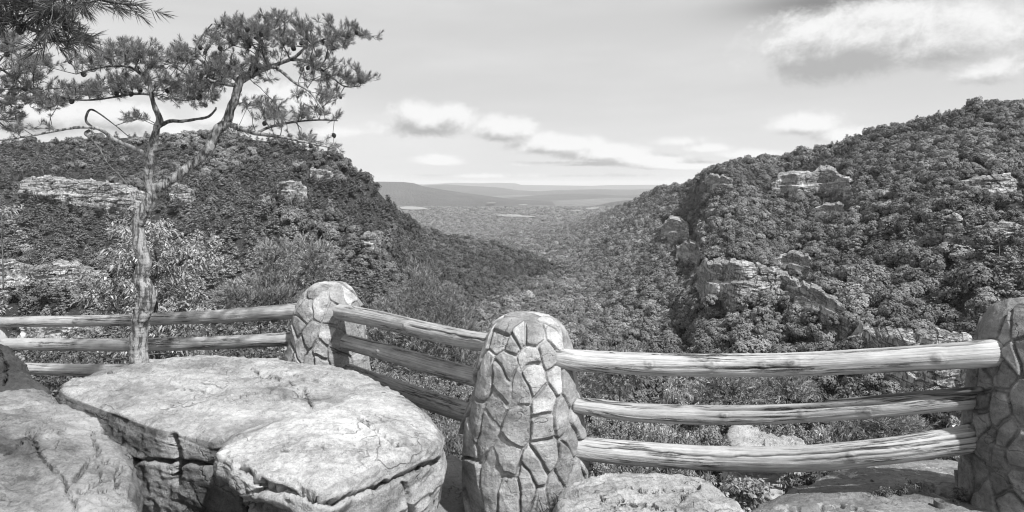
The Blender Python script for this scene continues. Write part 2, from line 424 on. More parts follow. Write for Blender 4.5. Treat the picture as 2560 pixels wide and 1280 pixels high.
ridge('low_ridge', [(1180,500),(1300,492),(1340,488),(1420,484),(1500,486),(1560,489),(1640,486),(1720,484),(1800,486)], 11500, 1500, 7)
ridge('valley_knoll', [(1430,522),(1480,516),(1530,505),(1570,500),(1620,498),(1700,500),(1800,505)], 6800, 700, 8)
def patch(name, m_, pts, dz, seed):
    """a field or a reach of river lying on the plain"""
    c = [P(a, b_, (ZC-PLZ)/((b_-HOR)/F)) for a, b_ in pts]; c = np.array(c)
    V = spline(np.vstack([c, c[:1]]), 60)[:-1]; V[:, 2] = PLZ+dz; cen = V.mean(0)
    rr = cen+(V-cen)*.5
    V = np.vstack([V, rr, cen[None]]); n = 59
    T = [(n+i, n+(i+1) % n, 2*n) for i in range(n)]; Q = [(i, (i+1) % n, n+(i+1) % n, n+i) for i in range(n)]
    o = link(name, mesh(name, V, Q, m_, T=T)); tag(o, kind='structure')
patch('river', M['water'], [(1000,523),(1030,522),(1062,526),(1065,529),(1040,531),(1005,529)], 26, 1)
for q in ([(1235,545),(1262,543),(1290,544),(1338,549),(1330,551),(1300,550),(1262,549)], [(1296,516.5),(1315,515.5),(1318,517),(1300,518)],
          [(1465,526),(1490,524),(1498,526.5),(1470,529)], [(1424,533),(1448,532.4),(1450,533.6),(1426,534.6)], [(1216,511.4),(1238,510.8),(1236,512),(1218,512.6)]):
    patch('field', M['field'], q, 24, 2)

# ------------------------------------------------------------------ cliffs
CLIFFS = []   # (side, top polyline, bottom polyline, depth of relief, label)
def C_(side, top, bot, label): CLIFFS.append((side, np.array(top, float), np.array(bot, float), label))
C_('R', [(1752,648),(1790,644),(1850,650),(1905,662),(1960,676),(2000,705)], [(1745,728),(1790,742),(1850,738),(1905,728),(1960,740),(2000,748)], 'tall pale sandstone wall below the wooded headland, the longest on the right slope')
C_('R', [(2008,700),(2040,714),(2080,738),(2118,770)], [(2008,752),(2040,765),(2080,790),(2118,800)], 'broken rock face stepping down to the right of the long sandstone wall')
C_('R', [(2150,812),(2210,818),(2280,824),(2350,826),(2425,834)], [(2152,905),(2210,955),(2280,975),(2350,968),(2425,962)], 'big blocky cliff just above the top rail beside the right pillar')
C_('R', [(1938,440),(1985,425),(2030,428),(2050,412),(2085,418),(2130,448)], [(1938,470),(1985,478),(2030,470),(2050,468),(2085,470),(2130,470)], 'jutting pale ledge cliff near the top of the right slope')
C_('R', [(1770,436),(1790,432),(1815,440),(1832,444)], [(1770,456),(1790,464),(1815,462),(1832,456)], 'small pale cliff near the tip of the headland skyline')
C_('R', [(2425,445),(2470,438),(2530,434),(2548,446)], [(2425,466),(2470,476),(2530,484),(2548,470)], 'layered rock outcrop high on the right slope at the edge of the view')
C_('R', [(2345,545),(2375,532),(2412,545)], [(2345,566),(2375,580),(2412,572)], 'small pale outcrop among trees above the right pillar, left one of a pair')
C_('R', [(2462,556),(2510,550),(2555,560)], [(2462,574),(2510,580),(2555,582)], 'small low outcrop among trees above the right pillar, right one of a pair')
C_('R', [(2052,508),(2085,503),(2110,512)], [(2052,528),(2085,536),(2110,530)], 'small round outcrop below the jutting ledge cliff')
C_('R', [(1658,552),(1675,538),(1700,540),(1722,556)], [(1658,580),(1675,596),(1700,594),(1722,584)], 'narrow pale cliff on the left edge of the right slope')
C_('R', [(1698,608),(1725,602),(1752,612)], [(1698,636),(1725,648),(1752,642)], 'small rock buttress under the narrow pale cliff on the left edge')
C_('R', [(1950,640),(1990,626),(2030,640)], [(1950,660),(1990,668),(2030,672)], 'half hidden rock band just above the long sandstone wall')
C_('L', [(55,446),(120,440),(190,446),(260,452),(350,466)], [(55,468),(120,478),(190,500),(260,508),(350,512)], 'long pale cliff band behind the bare pine branches on the left hill')
C_('L', [(428,462),(450,456),(470,464)], [(428,484),(450,492),(470,490)], 'small pale rock between the two forks of the pine')
C_('L', [(692,458),(722,448),(758,456)], [(692,474),(722,484),(758,478)], 'white rock knob in the middle of the left hill')
C_('L', [(776,420),(800,418),(832,430)], [(776,427),(800,432),(832,437)], 'thin pale rock ledge near the crest of the left hill')
C_('L', [(-60,650),(30,646),(80,668),(150,650),(232,668)], [(-60,712),(30,716),(80,706),(150,716),(232,700)], 'pale rock wall above the fence at the left edge of the view')
C_('L', [(50,806),(110,802),(215,808)], [(50,846),(110,862),(215,846)], 'low pale cliff seen between the two upper rails at far left')
C_('L', [(905,585),(925,574),(945,590)], [(905,600),(925,612),(945,612)], 'small pale rock on the steep right edge of the left hill')
def in_cliff(side, px, py, grow=0):
    r = np.zeros(len(px), bool); nz_ = 8*vn(np.stack([px/22, py/22, px*0], -1), 12)
    px = px+nz_; py = py+nz_*.8
    for (s, top, bot, _) in CLIFFS:
        if s != side: continue
        r |= (px > top[0, 0]-grow*.5) & (px < top[-1, 0]+grow*.5) & (py > np.interp(px, top[:, 0], top[:, 1])-grow*.2) & (py < np.interp(px, bot[:, 0], bot[:, 1])+grow)
    return r
for ci, (side, top, bot, label) in enumerate(CLIFFS):
    nx = int(max(50, (top[-1, 0]-top[0, 0])*1.1)); ny = 64
    px = np.linspace(top[0, 0]-4, top[-1, 0]+4, nx); t = np.linspace(0, 1, ny)
    ty = np.interp(px, top[:, 0], top[:, 1])+2.5*vn(np.stack([px/12, px*0+ci, px*0], -1), 3); by = np.interp(px, bot[:, 0], bot[:, 1])+10
    en = np.clip(np.minimum(px-px[0], px[-1]-px)/9.0, 0, 1); mdl = .3*ty+.7*by; ty = mdl+(ty-mdl)*(.6+.4*en)+4.5*vn(np.stack([np.floor(px/11+.4*np.sin(px/7))*1.7, px*0+ci, px*0], -1), 5); by = by+4
    dt, _ = sheet_d(side, px, ty); dbm, _ = sheet_d(side, px, by)
    dt = np.convolve(np.pad(dt, 6, 'edge'), np.ones(13)/13, 'valid'); dbm = np.convolve(np.pad(dbm, 6, 'edge'), np.ones(13)/13, 'valid'); dt = np.maximum(dt, dbm)
    base = dbm; wn = .15*vn(np.stack([px/40, px*0+ci, px*0], -1), 15)+.08*vn(np.stack([px/12, px*0+ci, px*0], -1), 16)
    V = np.zeros((ny+2, nx, 3)); hgt = base*(by-ty)/F
    for i, tt in enumerate(t):
        stair = sstep(1-tt+wn*.3, .84, 1.02)*.35+.10*(1-tt)+.12*sstep(1-tt+wn*.5, .36, .42)
        base = dbm+1+(dt-dbm)*stair
        py = ty+(by-ty)*tt; x = base*(px-1280)/F; z = ZC+base*(HOR-py)/F
        q = np.stack([x, base, z], -1)
        # jointed blocks: steps in plan and strata in height
        s1 = fbm(q*np.array([.10, .10, .02]), 3, 60+ci); s2 = fbm(q*np.array([.05, .05, .40])+fbm(q*.1, 3, 7)[:, None]*.8, 4, 80+ci, ridge=True); s3 = np.floor((fbm(q*np.array([.16, .16, .05]), 2, 90)+1)*3.5)/3.5
        relief = (2.2*s1+1.6*s2+3.0*(s3-1))*min(1, base.mean()/350+.25)
        dep = base+relief
        V[i+1] = np.stack([x, dep, z], -1)
    edge = np.clip(np.minimum(np.arange(nx), nx-1-np.arange(nx))/4, 0, 1)
    V[..., 1] += (1-edge)[None]*4
    V[0] = V[1]+np.array([0, 5, -5.0]); V[-1] = V[-2]+np.array([0, 6, -8])
    V = V.reshape(-1, 3); c = V.mean(0)
    o = link('cliff', mesh('cliff', V-c, grid(ny+2, nx), M['cliff'], smooth=False)); o.location = c
    tag(o, label, 'cliff')

# ------------------------------------------------------------------ tree prototypes
def quads_at(C, N, size, rg, flat=0.0, bend=.25, aspect=1.0):
    """leaf-clump quads centred at C, facing N"""
    n = len(C); a = rg.normal(size=(n, 3)); N = N/np.linalg.norm(N, axis=1, keepdims=True)
    t = np.cross(N, a); t /= np.linalg.norm(t, axis=1, keepdims=True); bt = np.cross(N, t)
    s = (size*rg.uniform(.6, 1.3, n))[:, None]
    V = np.stack([C-t*s*aspect, C-bt*s*.8+N*s*rg.uniform(-bend, bend, (n, 1)), C+t*s*aspect, C+bt*s*.8+N*s*rg.uniform(-bend, bend, (n, 1))], 1).reshape(-1, 3)
    return V, np.arange(n*4).reshape(-1, 4)
def ico_core(r3, c, rg, n=8, m_=12):
    th = np.linspace(.02, math.pi-.02, n); ph = np.linspace(0, 2*math.pi, m_, endpoint=False)
    T_, Pp = np.meshgrid(th, ph, indexing='ij')
    d = np.stack([np.sin(T_)*np.cos(Pp), np.sin(T_)*np.sin(Pp), np.cos(T_)], -1)
    r = 1+.22*fbm(d.reshape(-1, 3)*1.6+rg.uniform(0, 50), 2, 3).reshape(n, m_, 1)
    return (d*r*np.array(r3)+np.array(c)).reshape(-1, 3), grid(n, m_, True)
def tube_mesh(paths, sides=6):
    """paths: list of (pts Nx3, radii N)"""
    VV = []; QQ = []; off = 0; uvs = []
    for p, r in paths:
        p = np.asarray(p, float); r = np.asarray(r, float)
        d = np.gradient(p, axis=0); d /= np.maximum(np.linalg.norm(d, axis=1, keepdims=True), 1e-9)
        up = np.array([0, 0, 1.0]) if abs(d[:, 2]).mean() < .8 else np.array([0, 1.0, 0])
        a = np.cross(d, up); a /= np.maximum(np.linalg.norm(a, axis=1, keepdims=True), 1e-9); b_ = np.cross(a, d)
        th = np.linspace(0, 2*math.pi, sides, endpoint=False)
        V = p[:, None]+(a[:, None]*np.cos(th)[None, :, None]+b_[:, None]*np.sin(th)[None, :, None])*r[:, None, None]
        VV.append(V.reshape(-1, 3)); QQ.append(grid(len(p), sides, True)+off); off += len(p)*sides
    return np.concatenate(VV), np.concatenate(QQ)
def combine(parts):
    """parts: (V, Q, matindex) -> V, Q, matidx"""
    off = 0; VV = []; QQ = []; MI = []
    for V, Q, k in parts: VV.append(V); QQ.append(Q+off); MI.append(np.full(len(Q), k)); off += len(V)
    return np.concatenate(VV), np.concatenate(QQ), np.concatenate(MI)
def set_mi(me, mi): me.polygons.foreach_set('material_index', np.asarray(mi, np.int32)); return me
def broad_crown(seed, R=4.0, H=3.6, nl=30, nf=44, fs=.37):
    rg = np.random.default_rng(seed); parts = []
    u = rg.uniform(-.55, 1, nl); ph = np.arange(nl)*2.39996+rg.uniform(0, .7, nl)
    rr = np.sqrt(np.maximum(0, 1-u*u)); L = np.stack([rr*np.cos(ph)*R, rr*np.sin(ph)*R, u*H], -1)*rg.uniform(.62, .92, (nl, 1))
    L[:, :2] += rg.normal(0, .35, (nl, 2)); lr = R*rg.uniform(.24, .42, nl)
    C = []; N = []
    for l, r in zip(L, lr):
        d = rg.normal(size=(nf, 3)); d += np.array([0, 0, .45])+l/np.linalg.norm(l)*.7; d /= np.linalg.norm(d, axis=1, keepdims=True)
        C.append(l+d*r*rg.uniform(.75, 1.1, (nf, 1))); N.append(d*.8+l/R*.7+np.array([0, 0, .15])+rg.normal(0, .28, (nf, 3)))
    C = np.concatenate(C); C[:, 2] += H*.95
    V, Q = quads_at(C, np.concatenate(N), fs, rg); parts.append((V, Q, 0))
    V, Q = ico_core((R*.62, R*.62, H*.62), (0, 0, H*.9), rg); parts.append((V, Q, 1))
    V, Q, mi = combine(parts)
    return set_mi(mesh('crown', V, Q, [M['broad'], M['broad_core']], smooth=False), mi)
def conif_crown(seed, R=2.6, H=9.5, nl=15, fs=.30):
    rg = np.random.default_rng(seed); C = []; N = []
    for i in range(nl):
        t = (i+.5)/nl; z = H*(.12+.86*t); r = R*(1-t**1.6)**.8*rg.uniform(.75, 1.15)+.25
        for k in range(rg.integers(5, 8)):
            a = rg.uniform(0, 2*math.pi); ln = r*rg.uniform(.6, 1.15); m_ = max(3, int(ln*4.2))
            s = np.linspace(.25, 1, m_); jit = rg.normal(0, .16, (m_, 3)); jit[:, 2] *= .5
            C.append(np.stack([np.cos(a)*s*ln, np.sin(a)*s*ln, z+.10*ln*s+rg.uniform(-.2, .2)], -1)+jit)
            N.append(np.stack([rg.normal(0, .35, m_)+np.cos(a)*.3, rg.normal(0, .35, m_)+np.sin(a)*.3, np.ones(m_)], -1))
    C = np.concatenate(C); V, Q = quads_at(C, np.concatenate(N), fs, rg, aspect=1.35)
    return mesh('crown', V, Q, M['conif'], smooth=False)
def trunk_mesh(h, r): 
    V, Q = tube_mesh([(np.array([[0, 0, -8], [0, 0, -3], [0.05, 0, h*.4], [0, .1, h*.8]]), [r*1.2, r, r*.7, r*.3])], 6)
    return mesh('trunk', V, Q, M['bark_pale'])
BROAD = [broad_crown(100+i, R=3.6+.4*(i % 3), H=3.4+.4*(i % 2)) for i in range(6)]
CONIF = [conif_crown(200+i, R=2.9+.3*(i % 3), H=7.0+.6*(i % 2)) for i in range(5)]
PROTO = BROAD+CONIF
TR_B, TR_C = trunk_mesh(4.0, .22), trunk_mesh(8.5, .18)

# ------------------------------------------------------------------ forest scatter
def scatter(side, seed):
    rg = np.random.default_rng(seed); X = LX if side == 'L' else RX
    NU, NX = 260, 700
    px = np.linspace(max(X[0], -850), min(X[-1], 3280), NX); u = np.linspace(0, 1, NU)**1.2
    U, PX = np.meshgrid(u, px, indexing='ij'); V, _ = sheet_pts(side, PX, U)
    a = V[:-1, :-1]; b_ = V[:-1, 1:]; c = V[1:, :-1]
    area = np.linalg.norm(np.cross(b_-a, c-a), axis=-1)
    d = a[..., 1]
    sp = 5.2*np.clip(d/750, 1, 1.9)                                          # spacing grows with distance
    lam = area/(sp*sp)*2.2
    n = rg.poisson(np.minimum(lam, 60)); idx = np.repeat(np.arange(n.size), n.ravel())
    i, j = np.unravel_index(idx, n.shape)
    fu, fx = rg.uniform(size=len(i)), rg.uniform(size=len(i))
    pu = u[i]+(u[i+1]-u[i])*fu; pxx = px[j]+(px[j+1]-px[j])*fx
    p, py = sheet_pts(side, pxx, pu); p[:, 2] -= CANOPY
    s = np.clip(p[:, 1]/750, 1, 1.9)*rg.uniform(.75, 1.2, len(p))
    vr = rg.uniform(0, 1, len(p)); s = s*(.75+.5*vr)
    # keep a minimum spacing
    key = {}; keep = np.zeros(len(p), bool); order = rg.permutation(len(p))
    for k in order:
        r = (4.1+2.4*vr[k])*np.clip(p[k, 1]/750, 1, 1.9); q = (int(p[k, 0]//8), int(p[k, 1]//8), int(p[k, 2]//8)); ok = True
        for dx in (-1, 0, 1):
            for dy in (-1, 0, 1):
                for dz in (-1, 0, 1):
                    for m_ in key.get((q[0]+dx, q[1]+dy, q[2]+dz), ()):
                        if (p[m_, 0]-p[k, 0])**2+(p[m_, 1]-p[k, 1])**2+(p[m_, 2]-p[k, 2])**2 < r*r: ok = False; break
                    if not ok: break
                if not ok: break
            if not ok: break
        if ok: keep[k] = True; key.setdefault(q, []).append(k)
    p, py, pxx, s = p[keep], py[keep], pxx[keep], s[keep]
    crest = np.where((py-smooth_interp(pxx, X, LY if side == 'L' else RY) < 16))[0]
    ex = []
    for f_, dz in ((1.012, 1.5), (1.03, 4), (1.05, 8)):
        q = p[crest].copy(); q[:, :2] *= f_; q[:, 2] -= dz*q[:, 1]/600; q[:, :2] += rg.normal(0, 3, (len(crest), 2)); ex.append((q, py[crest], pxx[crest], s[crest]))
    # rims and feet of the cliffs
    for (s_, top, bot, _) in CLIFFS:
        if s_ != side: continue
        for line, off, fwd, stp in ((top, -8, 5, .42), (bot, 14, -4, .65), (np.array([[top[0, 0]-4, (top[0, 1]+bot[0, 1])/2], [top[0, 0]+3, (top[0, 1]+bot[0, 1])/2+3]]), 6, -4, .5), (np.array([[top[-1, 0]-3, (top[-1, 1]+bot[-1, 1])/2], [top[-1, 0]+4, (top[-1, 1]+bot[-1, 1])/2+3]]), 6, -4, .5)):
            x_ = line[0, 0]-14
            while x_ < line[-1, 0]+14:
                y_ = np.interp(x_, line[:, 0], line[:, 1])+off+rg.normal(0, 4); dd_ = float(sheet_d(side, np.array([x_]), np.array([y_]))[0][0])+fwd
                sc_ = rg.uniform(.32, .9); q = P(x_, y_, dd_); q[2] -= 4.0*sc_
                ex.append((q[None], np.array([y_]), np.array([x_]), np.array([sc_*(1 if dd_ < 900 else 1.4)])))
                x_ += stp*rg.uniform(.5, 1.7)*6.5*F/dd_
    forced = np.zeros(len(p), bool); n0_ = len(p)
    p = np.concatenate([p]+[e[0] for e in ex]); py = np.concatenate([py]+[e[1] for e in ex]); pxx = np.concatenate([pxx]+[e[2] for e in ex]); s = np.concatenate([s]+[e[3] for e in ex])
    forced = np.arange(len(p)) >= n0_
    # kind: pines on the left hill and along cliffs, broad crowns in the valley
    q = p*np.array([1/70, 1/70, 1/50]); nn = fbm(q, 3, 44)
    if side == 'L':
        w = np.interp(pxx, [0, 700, 960, 1010, 1500], [.30, .38, .30, -.22, -.5])+np.interp(py, [350, 480, 1000], [-.12, .05, .1])
    else:
        w = np.interp(pxx, [1400, 1700, 1900, 2100, 2560], [-.8, -.5, -.15, -.05, .0])+np.interp(py, [250, 330, 420, 700, 720, 1000], [-.5, -.3, .12, -.05, -.1, -.1])
    con = nn*1.3+w+rg.normal(0, .18, len(p)) > 0
    top = p.copy(); h = np.where(con, 7.5, 6.5)*s; top[:, 2] += h*.75
    tpy = HOR-(top[:, 2]-ZC)/top[:, 1]*F
    cl = in_cliff(side, pxx, tpy, 2) | in_cliff(side, pxx, tpy+.35*h/p[:, 1]*F, -3) | in_cliff(side, pxx, tpy+.8*h/p[:, 1]*F, -6)
    bush = cl & (rg.uniform(size=len(p)) < .22)
    s = np.where(bush, s*.35, s); keep = ~cl | bush | forced; s = np.where(forced & bush, s/.35, s)
    vt = np.where(con, rg.uniform(.75, 1.25, len(p)), rg.uniform(.85, 1.15, len(p)))
    return p[keep], s[keep], con[keep], pxx[keep], tpy[keep], vt[keep]
allp = [scatter('L', 11), scatter('R', 12)]
# plain: patches of wood on the valley floor
rg = np.random.default_rng(5); n = 9000
dd = 1/(1/1800+rg.uniform(size=n)*(1/6500-1/1800)); pxp = rg.uniform(940, 1720, n)
q = np.stack([dd*(pxp-1280)/F, dd, np.full(n, PLZ-4.0)], -1)
allp.append((q, np.clip(dd/900, 2, 5), np.zeros(n, bool), pxp, HOR-(q[:, 2]+14-ZC)/dd*F, np.full(n, .8)))
tp = np.concatenate([a[0] for a in allp]); ts = np.concatenate([a[1] for a in allp]); tcn = np.concatenate([a[2] for a in allp])
tpx = np.concatenate([a[3] for a in allp]); tpy = np.concatenate([a[4] for a in allp]); tvt = np.concatenate([a[5] for a in allp])
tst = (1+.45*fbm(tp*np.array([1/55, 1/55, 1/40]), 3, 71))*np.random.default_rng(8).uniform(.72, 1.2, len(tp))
tst *= np.where(np.concatenate([np.full(len(a[0]), k) for k, a in enumerate(allp)]) == 0, np.interp(tpx, [880, 1000, 1500], [1.0, .62, .62]), np.interp(tpx, [1500, 1700], [1.12, 1.02]))  # slope shading put into tree colour: left spur darker, far right lighter
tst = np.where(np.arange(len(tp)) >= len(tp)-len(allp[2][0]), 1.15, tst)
tside = np.concatenate([np.full(len(a[0]), k) for k, a in enumerate(allp)])
print('trees', len(tp))
rg = np.random.default_rng(3)
tidx = np.where(tcn, 6+rg.integers(0, 5, len(tp)), rg.integers(0, 6, len(tp))); trz = rg.uniform(0, 2*math.pi, len(tp))
show = ts/tp[:, 1]*(np.where((tpx > 10) & (tpx < 2550) & (tpy > 240) & (tpy < 960), 1, 0))*np.where(ts > .5, 1, 0)
ind = []
for kind in (False, True):
    c = np.where(tcn == kind, show, 0); ind += list(np.argsort(-c)[:280 if not kind else 220])
ind = set(int(i) for i in ind)
MARKS = [('the long sandstone wall', 1870, 690), ('the broken stepped rock face', 2060, 750), ('the blocky cliff by the right pillar', 2290, 890), ('the jutting ledge cliff', 2035, 445),
 ('the small headland cliff', 1800, 448), ('the layered outcrop at the right edge', 2490, 460), ('the paired small outcrops', 2440, 560), ('the round outcrop', 2080, 518), ('the narrow pale cliff', 1690, 570),
 ('the rock buttress', 1726, 630), ('the half hidden rock band', 1990, 650), ('the middle pillar top', 1310, 790), ('the right pillar top', 2540, 760), ('the right skyline corner', 2520, 300),
 ('the long left cliff band', 200, 475), ('the forks of the pine', 450, 475), ('the white rock knob', 722, 465), ('the thin crest ledge', 800, 428), ('the left edge rock wall', 80, 685), ('the low cliff between the left rails', 130, 830),
 ('the small rock on the steep hill edge', 925, 598), ('the left pillar top', 825, 705), ('the chestnut-leaved tree', 420, 640), ('the pale young pines', 740, 640), ('the gorge floor crease', 1430, 760),
 ('the middle of the long top rail', 1800, 880), ('the open gorge floor', 1600, 800), ('the wooded right shoulder', 2250, 400), ('the wooded right slope middle', 2250, 640), ('the wooded left slope', 1150, 640), ('the left hill crest', 560, 350)]
def region(i):
    x, y, c = tpx[i], tpy[i], tcn[i]
    m_ = min(MARKS, key=lambda q: math.hypot(q[1]-x, (q[2]-y)*1.3)); dx, dy = x-m_[1], y-m_[2]; dist = math.hypot(dx, dy)
    rl = 'right at' if dist < 22 else (('right of' if dx > 0 else 'left of') if abs(dx) > abs(dy)*2 else ('below' if dy > 0 else 'above') if abs(dy) > abs(dx)*2 else (('lower ' if dy > 0 else 'upper ')+('right of' if dx > 0 else 'left of')))
    far = '' if dist < 22 else ('just ' if dist < 60 else ('well ' if dist > 110 else ''))
    k = 'dark layered pine' if c else 'round leafy tree'
    w = far+rl+' '+m_[0]
    return k+' '+w, ('pines ' if c else 'leafy trees ')+w, 'pine tree' if c else 'tree'
SAME = {}
for i in ind: SAME.setdefault(region(i)[0], []).append(i)
ORD = ['', 'second ', 'third ', 'fourth ', 'fifth ', 'sixth ', 'seventh ', 'eighth ', 'ninth ', 'tenth ']
ODN = {}
for l_, q in SAME.items():
    q.sort(key=lambda i: tpx[i])
    for k, i in enumerate(q): ODN[i] = (k, len(q))
def own_label(i):
    l_ = region(i)[0]; k, n = ODN[i]
    if n == 1: return l_
    return (ORD[k]+'leftmost ' if k < n/2 else ORD[n-1-k]+'rightmost ')+l_ if max(k if k < n/2 else n-1-k, 0) < 10 else l_
for i in sorted(ind):
    lab, grp, cat = region(i); lab = own_label(i); kn = 'pine_tree' if tcn[i] else 'leafy_tree'
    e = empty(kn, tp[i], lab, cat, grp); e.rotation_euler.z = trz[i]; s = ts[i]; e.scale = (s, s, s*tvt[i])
    cr = link('crown', PROTO[tidx[i]], e); cr['stand_shade'] = float(tst[i]); link('trunk', TR_C if tcn[i] else TR_B, e)
rest = np.array([i for i in range(len(tp)) if i not in ind])
me = bpy.data.meshes.new('distant_forest'); me.vertices.add(len(rest)); me.vertices.foreach_set('co', tp[rest].astype(np.float32).ravel())
def att(name, typ, data, key='value'):
    a = me.attributes.new(name, typ, 'POINT'); a.data.foreach_set(key, data)
att('rz', 'FLOAT', trz[rest].astype(np.float32)); att('kind_id', 'INT', tidx[rest].astype(np.int32))
att('siz', 'FLOAT_VECTOR', np.stack([ts[rest], ts[rest], ts[rest]*tvt[rest]], -1).astype(np.float32).ravel(), 'vector')
att('stand_shade', 'FLOAT', tst[rest].astype(np.float32))
forest = link('distant_forest', me)
tag(forest, 'dense woodland covering both sides of the gorge and the valley floor', 'forest', kind='stuff')
proto_obs = []
for k, pm in enumerate(PROTO):
    for o in ROOT.objects:
        if o.data == pm: proto_obs.append(o); break
gn = bpy.data.node_groups.new('forest', 'GeometryNodeTree')
gn.interface.new_socket('Geometry', in_out='INPUT', socket_type='NodeSocketGeometry'); gn.interface.new_socket('Geometry', in_out='OUTPUT', socket_type='NodeSocketGeometry')
g = NB(gn); gi = g.add('NodeGroupInput'); go = g.add('NodeGroupOutput'); jn = g.add('GeometryNodeJoinGeometry')
for o in reversed(proto_obs):
    oi = g.add('GeometryNodeObjectInfo', transform_space='ORIGINAL'); oi.inputs['Object'].default_value = o; oi.inputs['As Instance'].default_value = False
    g2 = g.add('GeometryNodeGeometryToInstance'); g.l.new(oi.outputs['Geometry'], g2.inputs[0]); g.l.new(g2.outputs[0], jn.inputs[0])
mp = g.add('GeometryNodeMeshToPoints'); g.l.new(gi.outputs[0], mp.inputs[0])
ip = g.add('GeometryNodeInstanceOnPoints'); g.l.new(mp.outputs[0], ip.inputs['Points']); g.l.new(jn.outputs[0], ip.inputs['Instance'])
ip.inputs['Pick Instance'].default_value = True
def na(nm, typ):
    n = g.add('GeometryNodeInputNamedAttribute', data_type=typ); n.inputs['Name'].default_value = nm
    return [s for s in n.outputs if s.enabled and s.name == 'Attribute'][0]
g.l.new(na('kind_id', 'INT'), ip.inputs['Instance Index']); g.l.new(na('siz', 'FLOAT_VECTOR'), ip.inputs['Scale'])
cx = g.add('ShaderNodeCombineXYZ'); g.l.new(na('rz', 'FLOAT'), cx.inputs[2]); g.l.new(cx.outputs[0], ip.inputs['Rotation'])
g.l.new(ip.outputs[0], go.inputs[0])
md = forest.modifiers.new('forest', 'NODES'); md.node_group = gn

